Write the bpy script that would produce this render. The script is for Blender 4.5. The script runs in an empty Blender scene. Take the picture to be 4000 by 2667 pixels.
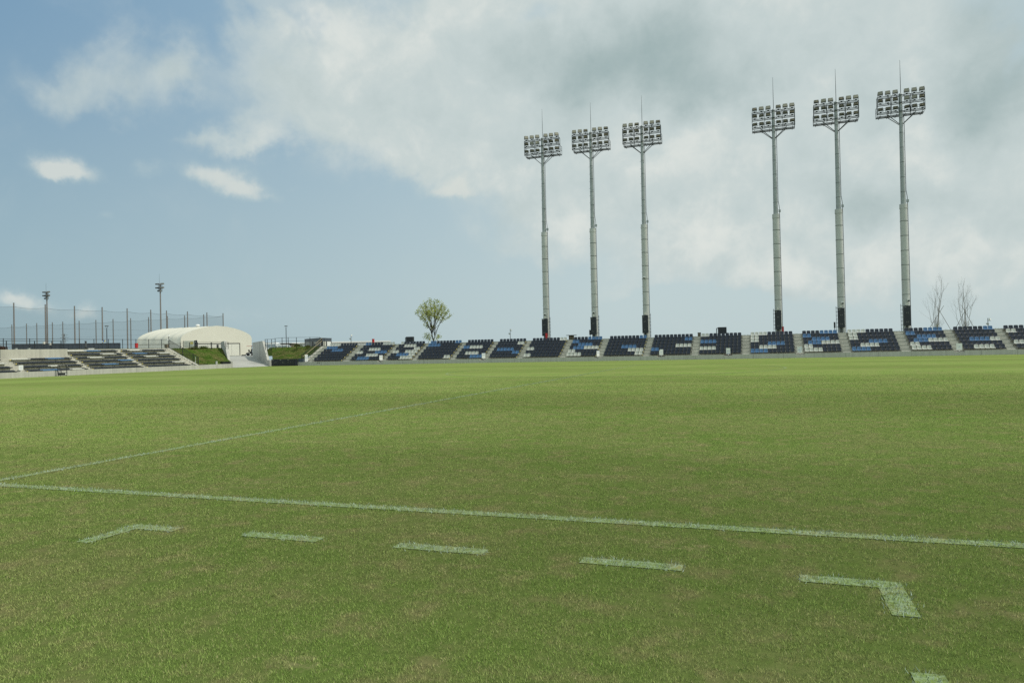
import bpy, math, random
import numpy as np
from mathutils import Vector, Matrix
random.seed(7); RNG = np.random.default_rng(11)
scn = bpy.context.scene
col = scn.collection
# ------------------------------------------------------------------ camera
F, PAN, PIT, ROL, CH = 2764.565, math.radians(19.154), math.radians(.564), math.radians(1.283), 1.311
cd = bpy.data.cameras.new('camera'); cam = bpy.data.objects.new('camera', cd); col.objects.link(cam)
cd.sensor_width = 36; cd.lens = F / 4000 * 36; cd.clip_start = .05; cd.clip_end = 9000
cam.location = (0, 0, CH)
cam.rotation_mode = 'XYZ'
cam.matrix_world = (Matrix.Translation((0, 0, CH)) @ Matrix.Rotation(PAN, 4, 'Z') @
                    Matrix.Rotation(math.pi / 2 + PIT, 4, 'X') @ Matrix.Rotation(-ROL, 4, 'Z'))
scn.camera = cam
scn.view_settings.view_transform = 'Standard'; scn.view_settings.look = 'None'
scn.view_settings.exposure = 0.70; scn.view_settings.gamma = 1
# measured image rays of the survey (4000 x 2667 frame) -> points in the place
def ray(px, py):
    u2 = (px - 2000) / F; v2 = -(py - 1333.5) / F
    u = u2 * math.cos(ROL) + v2 * math.sin(ROL); v = -u2 * math.sin(ROL) + v2 * math.cos(ROL)
    fw = math.cos(PIT) - v * math.sin(PIT); up = math.sin(PIT) + v * math.cos(PIT)
    return np.array([u * math.cos(PAN) - fw * math.sin(PAN), u * math.sin(PAN) + fw * math.cos(PAN), up])
def atY(px, py, Y): d = ray(px, py); return d * (Y / d[1]) + [0, 0, CH]
def atX(px, py, X): d = ray(px, py); return d * (X / d[0]) + [0, 0, CH]
def atZ(px, py, Z): d = ray(px, py); return d * ((Z - CH) / d[2]) + [0, 0, CH]
def atD(px, py, D):
    d = ray(px, py); fw = -d[0] * math.sin(PAN) + d[1] * math.cos(PAN); return d * (D / fw) + [0, 0, CH]

# ------------------------------------------------------------------ sun and sky
SUN_AZ, SUN_EL = math.radians(84), math.radians(50)       # azimuth from +Y towards +X
sd = bpy.data.lights.new('sun', 'SUN'); sd.energy = 2.0; sd.angle = math.radians(2.0); sd.color = (1, .95, .86)
so = bpy.data.objects.new('sun', sd); col.objects.link(so)
sv = Vector((math.sin(SUN_AZ) * math.cos(SUN_EL), math.cos(SUN_AZ) * math.cos(SUN_EL), math.sin(SUN_EL)))
so.rotation_euler = (-sv).to_track_quat('-Z', 'Y').to_euler()

def lin(c): return tuple(((x / 255) / 12.92 if x / 255 <= .04045 else ((x / 255 + .055) / 1.055) ** 2.4) for x in c)
class NT:
    def __init__(s, tree): s.t = tree; s.L = tree.links
    def n(s, typ, **kw):
        nd = s.t.nodes.new(typ)
        for k, v in kw.items(): setattr(nd, k, v)
        return nd
    def put(s, sock, v):
        if hasattr(v, 'is_linked') or isinstance(v, bpy.types.NodeSocket): s.L.new(v, sock)
        else: sock.default_value = v
    def math(s, op, a, b=0.0, c=0.0, clamp=False):
        nd = s.n('ShaderNodeMath', operation=op); nd.use_clamp = clamp
        s.put(nd.inputs[0], a); s.put(nd.inputs[1], b); s.put(nd.inputs[2], c); return nd.outputs[0]
    def vm(s, op, a, b=(0, 0, 0), out=0):
        nd = s.n('ShaderNodeVectorMath', operation=op); s.put(nd.inputs[0], a); s.put(nd.inputs[1], b); return nd.outputs[out]
    def mix(s, f, a, b, blend='MIX'):
        nd = s.n('ShaderNodeMix', data_type='RGBA', blend_type=blend)
        s.put(nd.inputs[0], f)
        for i, v in ((6, a), (7, b)):
            s.put(nd.inputs[i], v if isinstance(v, bpy.types.NodeSocket) else (tuple(v) + (1,))[:4])
        return nd.outputs[2]
    def noise(s, vec, scale, detail=3, rough=.55, out=0, dist=0.0):
        nd = s.n('ShaderNodeTexNoise'); s.put(nd.inputs['Vector'], vec)
        nd.inputs['Scale'].default_value = scale; nd.inputs['Detail'].default_value = detail
        nd.inputs['Roughness'].default_value = rough; nd.inputs['Distortion'].default_value = dist; return nd.outputs[out]
    def step(s, v, lo, hi, a=0.0, b=1.0, smooth=True):
        nd = s.n('ShaderNodeMapRange'); nd.interpolation_type = 'SMOOTHSTEP' if smooth else 'LINEAR'
        s.put(nd.inputs[0], v); nd.inputs[1].default_value = lo; nd.inputs[2].default_value = hi
        nd.inputs[3].default_value = a; nd.inputs[4].default_value = b; return nd.outputs[0]

world = bpy.data.worlds.new('World'); scn.world = world; world.use_nodes = True
wt = NT(world.node_tree); world.node_tree.nodes.clear()
def build_sky():
    tc = wt.n('ShaderNodeTexCoord').outputs['Generated']
    nrm = wt.vm('NORMALIZE', tc)
    sp = wt.n('ShaderNodeSeparateXYZ'); wt.put(sp.inputs[0], nrm)
    az = wt.math('ARCTAN2', sp.outputs[0], sp.outputs[1]); el = wt.math('ARCSINE', sp.outputs[2])
    cb = wt.n('ShaderNodeCombineXYZ'); wt.put(cb.inputs[0], az); wt.put(cb.inputs[1], el)
    P = cb.outputs[0]
    w1 = wt.noise(nrm, 5.0, 5, .55, out=1); w2 = wt.noise(nrm, 20.0, 5, .6, out=1)
    wa = wt.vm('SCALE', wt.vm('SUBTRACT', w1, (.5, .5, .5))); wa.node.inputs['Scale'].default_value = .16
    wb = wt.vm('SCALE', wt.vm('SUBTRACT', w2, (.5, .5, .5))); wb.node.inputs['Scale'].default_value = .055
    Pw = wt.vm('MULTIPLY', wt.vm('ADD', P, wt.vm('ADD', wa, wb)), (1, 1, 0))
    Ps = wt.vm('MULTIPLY', wt.vm('ADD', P, wt.vm('ADD', wt.vm('MULTIPLY', wa, (.2, .12, 0)), wt.vm('MULTIPLY', wb, (.8, .7, 0)))), (1, 1, 0))
    def blobs(lst, base, Pv, hi=1.7):
        acc = base
        for (x, y, rx, ry, amp) in lst:
            d = ray(x * 1.7007, y * 1.7007); d = d / np.linalg.norm(d)
            a0, e0 = math.atan2(d[0], d[1]), math.asin(d[2]); k = 1.7007 / F
            q = wt.vm('MULTIPLY', wt.vm('SUBTRACT', Pv, (a0, e0, 0)), (1 / (rx * k), 1 / (ry * k), 0))
            ln = wt.vm('LENGTH', q, out=1)
            acc = wt.math('ADD', acc, wt.step(ln, hi, 0.0, 0, amp))
        return acc
    big = [(590, 190, 70, 80, .22), (630, 300, 90, 34, .32), (500, 322, 90, 16, .28), (880, 395, 150, 35, .45), (560, 70, 60, 40, .3), (612, 55, 30, 30, -.35), (690, 40, 40, 26, -.35), (1010, 230, 90, 50, -.25), (830, 200, 80, 50, -.2), (720, 150, 150, 130, .8), (900, 130, 210, 170, 1), (1060, 280, 230, 100, .9), (800, 270, 170, 70, .6), (560, 322, 90, 24, .55), (980, 370, 160, 40, .7),
           (1130, 120, 200, 220, .9), (1350, 180, 300, 260, 1), (1700, 200, 380, 330, 1.1), (2150, 250, 350, 350, 1.1), (1300, 420, 220, 120, .5),
           (300, 190, 150, 50, .60), (425, 150, 80, 50, .52), (520, 120, 40, 60, -.25), (255, 110, 60, 55, .4), (190, 200, 90, 45, .3), (170, 215, 70, 40, .2),
           (1640, 585, 200, 75, .8), (1850, 620, 100, 70, .5), (2080, 560, 200, 110, .8), (2280, 420, 160, 150, .6), (1400, 640, 130, 70, .35),
           (1240, 520, 120, 60, .3), (600, 10, 120, 25, .35), (460, 205, 70, 40, .28), (1600, 440, 500, 130, .45), (1450, 720, 170, 40, -.9), (1600, 690, 140, 28, -.7), (1900, 700, 140, 30, -.6), (1180, 640, 110, 60, -.55), (1240, 50, 50, 30, -.5), (1390, 620, 50, 30, -.35), (1230, 30, 60, 30, -.3), (1770, 15, 60, 16, -.5), (2330, 130, 40, 60, -.4), (2120, 660, 90, 30, -.3)]
    cum = [(128, 380, 62, 28, 1.0), (170, 395, 56, 22, .6), (105, 395, 50, 18, .4), (330, 384, 36, 20, .6), (455, 392, 55, 24, .7), (530, 408, 62, 40, 1), (575, 435, 70, 22, .7), (625, 452, 40, 10, .4), (1050, 420, 46, 34, 1.1), (995, 436, 60, 26, .9), (1085, 438, 30, 20, .5),
           (1205, 412, 32, 20, .6), (255, 486, 15, 8, .4), (30, 690, 55, 26, .9), (80, 700, 50, 18, .6), (195, 712, 38, 24, .8), (150, 722, 60, 16, .3), (1110, 670, 30, 8, .5), (680, 430, 20, 8, .3), (1120, 565, 45, 18, .4), (1040, 708, 26, 6, .3), (560, 728, 150, 22, .42), (860, 690, 200, 22, .36), (1000, 600, 150, 26, .3), (1000, 735, 150, 16, .3), (700, 650, 120, 14, .2), (420, 700, 90, 16, .22)]
    Db = blobs(big, 0.0, Pw); Dc = blobs(cum, 0.0, Ps, 1.5)
    fb = wt.noise(nrm, 7.0, 8, .6, dist=.4)
    fb2 = wt.noise(nrm, 2.2, 4, .5)
    # thin veil outside the frame so the light stays that of a mostly cloudy day
    azc = wt.math('ABSOLUTE', wt.math('SUBTRACT', az, -.33))
    out = wt.math('MAXIMUM', wt.step(azc, .72, 1.1), wt.step(el, .50, .75))
    Db = wt.math('ADD', Db, wt.math('MULTIPLY', out, wt.step(fb2, .35, .6, .3, 1.0)))
    Db = wt.math('ADD', Db, wt.math('MULTIPLY', wt.math('SUBTRACT', fb, .5), 1.45))
    aB = wt.step(Db, -.02, 1.25, 0, .95)
    Dc = wt.math('MULTIPLY_ADD', wt.math('SUBTRACT', wt.noise(nrm, 34.0, 5, .6), .5), .9, Dc)
    aC = wt.step(Dc, .05, 1.35, 0, .85)
    # shading of the cloud sheet
    dark = [(1500, 165, 250, 62, .95), (1320, 195, 120, 40, .25), (1620, 235, 130, 40, .5), (1560, 80, 160, 40, .2), (2300, 185, 85, 90, .85), (2120, 235, 130, 40, .35), (2060, 425, 110, 38, .55), (1300, 120, 110, 40, .15), (1290, 330, 110, 40, .2), (900, 250, 220, 60, .12), (2320, 470, 60, 30, .25), (2330, 20, 90, 40, .2)]
    brt = [(860, 60, 120, 60, .5), (760, 95, 60, 70, .5), (1760, 110, 120, 120, .45), (1190, 20, 200, 40, .3), (1620, 555, 120, 42, .95), (1500, 370, 200, 60, .3), (2250, 300, 100, 55, .6), (2070, 545, 120, 50, .7), (1800, 600, 70, 40, .7), (1290, 500, 60, 40, .5), (1200, 405, 45, 30, .6), (1740, 330, 200, 60, .35), (2180, 450, 80, 40, .4), (1000, 335, 120, 50, .25)]
    Dk = blobs(dark, 0.0, Pw, 2.0); Br = blobs(brt, 0.0, Pw, 1.8)
    tex = wt.math('SUBTRACT', wt.noise(nrm, 7.0, 7, .58), .5)
    tex2 = wt.math('SUBTRACT', wt.noise(nrm, 19.0, 6, .62, dist=.3), .5)
    shade = wt.math('MULTIPLY_ADD', wt.math('MULTIPLY_ADD', tex2, .8, wt.math('ADD', tex, .11)), 1.3, wt.math('SUBTRACT', wt.math('MULTIPLY', Br, .55), Dk))
    cDark, cMid, cBri = lin((158, 177, 177)), lin((197, 209, 208)), lin((221, 226, 221))
    c1 = wt.mix(wt.step(shade, -1.15, 0.1, 0, 1, False), cDark, cMid)
    c2 = wt.mix(wt.step(shade, 0.05, .7), c1, cBri)
    # clear sky: Nishita, pulled to the milky blue of the photograph's hazy air
    sk = wt.n('ShaderNodeTexSky'); sk.sky_type = 'NISHITA'; sk.sun_disc = False
    sk.sun_elevation = SUN_EL; sk.sun_rotation = SUN_AZ; sk.air_density = 1.0; sk.dust_density = 2.0; sk.ozone_density = 1.5
    hz = wt.step(el, 0.0, .62, 0, 1, False)
    mid = wt.step(az, -.97, -.18, 0, 1, False)
    low = wt.mix(mid, lin((155, 181, 190)), lin((190, 207, 209)))
    high = wt.mix(mid, lin((120, 156, 184)), lin((172, 198, 210)))
    hazy = wt.mix(wt.step(el, .04, .46), low, high)
    EXP = 2 ** -0.70 / .1                       # background strength 0.1, view exposure 0.70
    def sc(c):
        v = wt.vm('SCALE', c); v.node.inputs['Scale'].default_value = EXP; return v
    blue = wt.mix(.95, sk.outputs[0], sc(hazy))
    veil = wt.mix(aB, blue, sc(c2))
    cumc = wt.mix(wt.step(Dc, .3, 1.3), lin((180, 199, 203)), lin((212, 218, 213)))
    fin = wt.mix(aC, veil, sc(cumc))
    rear = wt.step(sp.outputs[1], -.55, .05, 1.6, 1.0)       # added fill: unseen sky behind the camera raised to lift shaded fronts
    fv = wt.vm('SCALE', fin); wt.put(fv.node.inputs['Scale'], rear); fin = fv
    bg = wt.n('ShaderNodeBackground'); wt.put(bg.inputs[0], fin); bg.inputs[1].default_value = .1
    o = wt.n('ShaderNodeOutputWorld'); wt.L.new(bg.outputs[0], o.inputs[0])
build_sky()
scn.cycles.use_denoising = False; scn.cycles.max_bounces = 6; scn.cycles.transparent_max_bounces = 12

# ------------------------------------------------------------------ mesh helpers
class MB:
    def __init__(s): s.v = []; s.f = []; s.m = []
    def add(s, vs, fs, mi=0):
        o = len(s.v); s.v += [tuple(map(float, p)) for p in vs]; s.f += [tuple(i + o for i in f) for f in fs]; s.m += [mi] * len(fs); return s
    def box(s, x0, x1, y0, y1, z0, z1, mi=0):
        return s.add([(x0, y0, z0), (x1, y0, z0), (x1, y1, z0), (x0, y1, z0), (x0, y0, z1), (x1, y0, z1), (x1, y1, z1), (x0, y1, z1)],
                     [(0, 3, 2, 1), (4, 5, 6, 7), (0, 1, 5, 4), (1, 2, 6, 5), (2, 3, 7, 6), (3, 0, 4, 7)], mi)
    def beam(s, a, b, w, h, mi=0, up=(0, 0, 1)):
        a, b = Vector([float(t) for t in a]), Vector([float(t) for t in b]); d = (b - a).normalized(); u = Vector(up)
        if abs(d.dot(u)) > .98: u = Vector((0, 1, 0))
        sx = d.cross(u).normalized() * w / 2; sz = sx.cross(d).normalized() * h / 2
        vs = [p + i * sx + j * sz for p in (a, b) for i, j in ((-1, -1), (1, -1), (1, 1), (-1, 1))]
        return s.add(vs, [(0, 1, 2, 3), (7, 6, 5, 4), (0, 4, 5, 1), (1, 5, 6, 2), (2, 6, 7, 3), (3, 7, 4, 0)], mi)
    def tube(s, a, b, ra, rb=None, n=8, mi=0, caps=True):
        ra = float(ra); rb = ra if rb is None else float(rb)
        a, b = Vector([float(t) for t in a]), Vector([float(t) for t in b]); d = (b - a).normalized()
        u = d.orthogonal().normalized(); w = d.cross(u)
        vs = []
        for p, r in ((a, ra), (b, rb)):
            vs += [p + r * (math.cos(2 * math.pi * i / n) * u + math.sin(2 * math.pi * i / n) * w) for i in range(n)]
        fs = [(i, (i + 1) % n, n + (i + 1) % n, n + i) for i in range(n)]
        if caps: fs += [tuple(range(n))[::-1], tuple(range(n, 2 * n))]
        return s.add(vs, fs, mi)
    def path(s, pts, r, n=6, mi=0):
        for a, b in zip(pts, pts[1:]): s.tube(a, b, r, r, n, mi)
        return s
    def prism(s, poly, ext, mi=0):           # closed planar polygon (3-D points) swept by ext
        n = len(poly); e = Vector(ext); p = [Vector(q) for q in poly]
        return s.add(p + [q + e for q in p], [tuple(range(n))[::-1], tuple(range(n, 2 * n))] + [(i, (i + 1) % n, n + (i + 1) % n, n + i) for i in range(n)], mi)
    def quad(s, *p, mi=0): return s.add(p, [tuple(range(len(p)))], mi)
    def grid(s, fn, us, vs, mi=0):
        o = [fn(u, v) for u in us for v in vs]; m = len(vs)
        return s.add(o, [(i * m + j, (i + 1) * m + j, (i + 1) * m + j + 1, i * m + j + 1) for i in range(len(us) - 1) for j in range(m - 1)], mi)
    def sphere(s, c, r, n=8, sz=1, mi=0):
        c = Vector(c); vs = []; k = n // 2
        for i in range(k + 1):
            t = math.pi * i / k
            for j in range(n): a = 2 * math.pi * j / n; vs.append(c + Vector((r * math.sin(t) * math.cos(a), r * math.sin(t) * math.sin(a), sz * r * math.cos(t))))
        return s.add(vs, [(i * n + j, i * n + (j + 1) % n, (i + 1) * n + (j + 1) % n, (i + 1) * n + j) for i in range(k) for j in range(n)], mi)
    def mesh(s, name, mats, smooth=False):
        me = bpy.data.meshes.new(name); me.from_pydata(s.v, [], s.f)
        for m in (mats if isinstance(mats, (list, tuple)) else [mats]): me.materials.append(m)
        me.polygons.foreach_set('material_index', s.m)
        if smooth: me.polygons.foreach_set('use_smooth', [True] * len(s.f))
        me.validate(); me.update(); return me
    def build(s, name, mats, parent=None, smooth=False, loc=None):
        o = bpy.data.objects.new(name, s.mesh(name, mats, smooth)); col.objects.link(o)
        if parent is not None: o.parent = parent
        if loc is not None: o.location = loc
        if smooth:
            try:
                o.data.set_sharp_from_angle(angle=math.radians(40))
            except Exception: pass
        return o
def tag(o, label=None, cat=None, group=None, kind=None):
    if label: o['label'] = label
    if cat: o['category'] = cat
    if group: o['group'] = group
    if kind: o['kind'] = kind
    return o
def thing(name, label, cat, loc=(0, 0, 0), rz=0.0, group=None):
    o = bpy.data.objects.new(name, None); col.objects.link(o); o.empty_display_size = .2
    o.location = tuple(map(float, loc)); o.rotation_euler = (0, 0, rz); return tag(o, label, cat, group)
def kids(o): return [c for c in bpy.data.objects if c.parent == o]
def copy_tree(o, parent=None, loc=None, rz=None, label=None):
    c = o.copy(); col.objects.link(c)
    if parent is not None: c.parent = parent
    if loc is not None: c.location = tuple(map(float, loc))
    if rz is not None: c.rotation_euler = (0, 0, rz)
    if label: c['label'] = label
    for ch in kids(o): copy_tree(ch, c)
    return c

# ------------------------------------------------------------------ materials
def mat(name, c, rough=.6, var=.12, scale=6.0, metal=0.0, bump=0.0, spec=.5, var2=0.0, scale2=.4, streak=0.0, joint=0.0):
    m = bpy.data.materials.new(name); m.use_nodes = True; t = NT(m.node_tree)
    b = m.node_tree.nodes['Principled BSDF']
    pos = t.n('ShaderNodeNewGeometry').outputs['Position']
    n1 = t.noise(pos, scale, 4, .6)
    f = t.step(n1, .25, .75, 1 - var, 1 + var, False)
    if var2: f = t.math('MULTIPLY', f, t.step(t.noise(pos, scale2, 3, .5), .3, .7, 1 - var2, 1 + var2, False))
    if streak:
        st = t.noise(t.vm('MULTIPLY', pos, (3.2, 3.2, .12)), 1.0, 4, .65)
        f = t.math('MULTIPLY', f, t.step(st, .35, .7, 1 - streak, 1 + streak * .5, False))
    if joint:
        s = t.n('ShaderNodeSeparateXYZ'); t.put(s.inputs[0], pos)
        w = t.math('ADD', s.outputs[0], s.outputs[1])
        fr = t.math('ABSOLUTE', t.math('SUBTRACT', t.math('FRACT', t.math('DIVIDE', w, joint)), .5))
        f = t.math('MULTIPLY', f, t.step(fr, 0.0, .012, .55, 1.0))
    c2 = t.vm('SCALE', (c[0], c[1], c[2])); t.put(c2.node.inputs['Scale'], f)
    t.put(b.inputs['Base Color'], c2)
    b.inputs['Roughness'].default_value = rough; b.inputs['Metallic'].default_value = metal
    b.inputs['Specular IOR Level'].default_value = spec
    if bump:
        bp = t.n('ShaderNodeBump'); bp.inputs['Strength'].default_value = bump; bp.inputs['Distance'].default_value = .02
        t.put(bp.inputs['Height'], n1); t.put(b.inputs['Normal'], bp.outputs[0])
    return m
M = {}
M['conc'] = mat('concrete', (.41, .40, .33), .85, .05, 5, bump=.08, var2=.10, scale2=.5, streak=.14)
M['concwall'] = mat('concrete_wall', (.40, .395, .345), .85, .03, 2.5, var2=.08, scale2=.35, streak=.16, joint=3.0)
M['concpad'] = mat('concrete_slab', (.34, .34, .30), .9, .04, 2, var2=.12, scale2=.25)
M['navy'] = mat('navy_plastic', (.009, .0135, .024), .36, .1, 20, spec=.45)
M['blue'] = mat('light_blue_plastic', (.055, .135, .255), .4, .1, 20)
M['white'] = mat('white_plastic', (.46, .46, .40), .45, .06, 20)
M['bracket'] = mat('galvanised_bracket', (.30, .30, .27), .5, .1, 20, metal=.3)
M['galv'] = mat('galvanised_steel', (.27, .295, .285), .55, .10, 3, metal=.25, var2=.08, scale2=.6)
M['polelow'] = mat('pale_painted_steel', (.39, .40, .37), .5, .06, 3, var2=.06, scale2=.5)
M['frame'] = mat('dark_galvanised_frame', (.048, .056, .054), .6, .1, 8, metal=.2)
M['black'] = mat('black_paint', (.011, .013, .015), .5, .15, 12)
M['cab'] = mat('dark_navy_cabinet', (.009, .012, .017), .45, .1, 4)
M['amber'] = mat('floodlight_reflector', (.30, .27, .14), .5, .1, 40)
M['frost'] = mat('frosted_cover', (.20, .195, .145), .7, .08, 30)
M['led'] = mat('floodlight_face', (.02, .02, .018), .3, .1, 30)
M['cream'] = mat('cream_membrane', (.57, .55, .45), .7, .03, .8, var2=.03, scale2=.2)
M['cream2'] = mat('cream_wall', (.57, .56, .475), .7, .04, 2)
M['wpaint'] = mat('white_paint', (.68, .68, .64), .5, .05, 5)
M['red'] = mat('red_paint', (.40, .013, .014), .45, .12, 8)
M['yellow'] = mat('yellow_plate', (.55, .46, .12), .6, .1, 8)
M['tan'] = mat('weathered_timber', (.14, .115, .075), .8, .2, 10)
M['site'] = mat('navy_corrugated_steel', (.020, .030, .040), .5, .12, 1.5)
M['netpole'] = mat('concrete_pole', (.16, .15, .135), .8, .1, 3)
M['hutwall'] = mat('grey_panel', (.26, .255, .235), .7, .08, 2)
M['fascia'] = mat('slate_blue_fascia', (.050, .066, .085), .5, .1, 2)
M['glass'] = mat('glass', (.20, .25, .26), .12, .05, 3)
M['tyre'] = mat('rubber', (.012, .012, .012), .8, .1, 20)
M['bluep'] = mat('blue_print', (.06, .15, .42), .6, .05, 10)
M['bark'] = mat('bark', (.055, .045, .034), .9, .3, 20)
M['barkp'] = mat('pale_bark', (.20, .175, .145), .9, .3, 20)
M['stake'] = mat('stake_timber', (.17, .145, .11), .9, .2, 10)
M['asph'] = mat('asphalt', (.055, .056, .054), .9, .2, 30, var2=.2, scale2=.2)
M['gravel'] = mat('compacted_ground', (.17, .155, .115), .95, .25, 8, var2=.2, scale2=.1)
M['rail'] = mat('tan_handrail', (.20, .165, .09), .6, .1, 10)
M['pylon'] = mat('hazed_pylon_steel', (.24, .27, .28), .6, .05, 1)  # distance haze is put into this pale grey-blue

def foliage_mat(name, c, c2, trans=.35):
    m = bpy.data.materials.new(name); m.use_nodes = True; t = NT(m.node_tree); nt = m.node_tree
    nt.nodes.remove(nt.nodes['Principled BSDF'])
    at = t.n('ShaderNodeAttribute'); at.attribute_name = 'tint'
    cc = t.mix(at.outputs['Fac'], c, c2)
    d = t.n('ShaderNodeBsdfDiffuse'); t.put(d.inputs[0], cc)
    tr = t.n('ShaderNodeBsdfTranslucent'); t.put(tr.inputs[0], cc)
    mx = t.n('ShaderNodeMixShader'); mx.inputs[0].default_value = trans
    t.L.new(d.outputs[0], mx.inputs[1]); t.L.new(tr.outputs[0], mx.inputs[2]); t.L.new(mx.outputs[0], nt.nodes['Material Output'].inputs[0]); return m
M['leaf'] = foliage_mat('young_leaf', (.19, .25, .05), (.50, .51, .14), .5)
M['shrubleaf'] = foliage_mat('shrub_leaf', (.05, .03, .025), (.12, .07, .05), .3)

# turf colour as a function of the place, shared by soil sheet, blades and painted lines
def turf_group():
    g = bpy.data.node_groups.new('turf_colour', 'ShaderNodeTree')
    g.interface.new_socket('Color', in_out='OUTPUT', socket_type='NodeSocketColor')
    t = NT(g); o = t.n('NodeGroupOutput')
    p = t.n('ShaderNodeNewGeometry').outputs['Position']; p = t.vm('MULTIPLY', p, (1, 1, 0))
    big = t.noise(p, .10, 3, .5); mid = t.noise(p, .55, 5, .62); fine = t.noise(p, 3.2, 5, .65); vf = t.noise(p, 14.0, 4, .7)
    green, lush, straw, dead = (.158, .212, .058), (.134, .212, .042), (.230, .222, .092), (.35, .305, .155)
    s = t.n('ShaderNodeSeparateXYZ'); t.put(s.inputs[0], p)
    c = t.mix(t.step(t.math('ADD', t.math('MULTIPLY', mid, .42), t.math('ADD', t.math('MULTIPLY', fine, .40), t.math('MULTIPLY', vf, .22))), .40, .66), lush, straw)
    c = t.mix(.50, c, green)
    near = t.step(s.outputs[1], 8, 34)                       # the trampled edge by the benches is browner
    c = t.mix(t.math('MULTIPLY', t.step(fine, .50, .75), t.math('SUBTRACT', 1.0, t.math('MULTIPLY', near, .75))), c, straw)
    dm = t.math('MULTIPLY', t.step(t.noise(t.vm('MULTIPLY', p, (.8, 1.3, 0)), 1.1, 5, .72), .56, .72), t.step(vf, .42, .65))
    c = t.mix(t.math('MULTIPLY', dm, t.math('SUBTRACT', .75, t.math('MULTIPLY', near, .62))), c, dead)
    lm = t.math('MULTIPLY', t.step(t.noise(p, .9, 4, .6), .60, .74), .42)
    c = t.mix(lm, c, (.085, .185, .025))
    # mowing bands along the touchline
    bd = t.math('SINE', t.math('MULTIPLY', t.math('ADD', s.outputs[1], t.math('MULTIPLY', big, 5.0)), 2 * math.pi / 11.0))
    k = t.math('MULTIPLY', t.step(bd, -.5, .5, .94, 1.07), t.step(big, .3, .7, .92, 1.08, False))
    k = t.math('MULTIPLY', k, t.step(vf, .3, .7, .93, 1.07, False))
    v = t.vm('SCALE', c); t.put(v.node.inputs['Scale'], k)
    t.L.new(v, o.inputs[0]); return g
TURF = turf_group()
def turf_mat(name, kind):
    m = bpy.data.materials.new(name); m.use_nodes = True; t = NT(m.node_tree); nt = m.node_tree
    nt.nodes.remove(nt.nodes['Principled BSDF'])
    g = t.n('ShaderNodeGroup'); g.node_tree = TURF; c = g.outputs[0]
    p = t.n('ShaderNodeNewGeometry').outputs['Position']
    d = t.n('ShaderNodeBsdfDiffuse')
    out = nt.nodes['Material Output']
    if kind == 'soil':
        sp = t.n('ShaderNodeSeparateXYZ'); t.put(sp.inputs[0], p)
        dist = t.vm('LENGTH', t.vm('MULTIPLY', p, (1, 1, 0)), out=1)
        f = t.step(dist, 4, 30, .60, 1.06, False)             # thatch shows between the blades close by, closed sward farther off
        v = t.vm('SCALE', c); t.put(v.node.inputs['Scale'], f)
        t.put(d.inputs[0], v)
        bp = t.n('ShaderNodeBump'); bp.inputs['Strength'].default_value = .6; bp.inputs['Distance'].default_value = .03
        t.put(bp.inputs['Height'], t.noise(p, 22.0, 5, .7)); t.put(d.inputs['Normal'], bp.outputs[0])
        t.L.new(d.outputs[0], out.inputs[0]); return m
    at = t.n('ShaderNodeAttribute'); at.attribute_name = 'tint'
    if kind == 'blade':
        dist = t.vm('LENGTH', t.vm('MULTIPLY', p, (1, 1, 0)), out=1)
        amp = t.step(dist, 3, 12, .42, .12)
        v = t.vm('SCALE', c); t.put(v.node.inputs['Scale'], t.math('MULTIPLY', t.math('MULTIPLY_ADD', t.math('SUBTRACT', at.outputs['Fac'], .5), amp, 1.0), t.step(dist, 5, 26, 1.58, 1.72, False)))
        cc = t.mix(t.math('MULTIPLY', t.step(at.outputs['Fac'], .86, .93), t.step(dist, 5, 14, .8, .25)), v, (.36, .32, .17))
    else:
        cov = t.step(t.noise(p, 26.0, 4, .7), .38, .60)
        cc = t.mix(t.math('MULTIPLY', cov, .34), c, (.32, .41, .31))
        if kind == 'paintblade':
            cc = t.mix(t.math('MULTIPLY', t.step(at.outputs['Fac'], .15, .6), t.step(t.noise(p, 9.0, 3, .6), .30, .55, .35, 1.0)), c, (.38, .47, .37))
    t.put(d.inputs[0], cc)
    tr = t.n('ShaderNodeBsdfTranslucent'); t.put(tr.inputs[0], cc)
    if 'blade' in kind:                                      # a blade stands for a whole tuft: soften its facing
        gn = t.n('ShaderNodeNewGeometry').outputs['Normal']
        t.put(d.inputs['Normal'], t.vm('NORMALIZE', t.vm('ADD', t.vm('MULTIPLY', gn, (.45, .45, .45)), (0, 0, 1))))
    mx = t.n('ShaderNodeMixShader'); mx.inputs[0].default_value = .12 if 'blade' in kind else 0
    t.L.new(d.outputs[0], mx.inputs[1]); t.L.new(tr.outputs[0], mx.inputs[2]); t.L.new(mx.outputs[0], out.inputs[0]); return m
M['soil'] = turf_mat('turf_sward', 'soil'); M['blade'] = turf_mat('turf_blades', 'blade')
M['line'] = turf_mat('line_paint', 'paint'); M['lineblade'] = turf_mat('painted_blades', 'paintblade')

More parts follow.
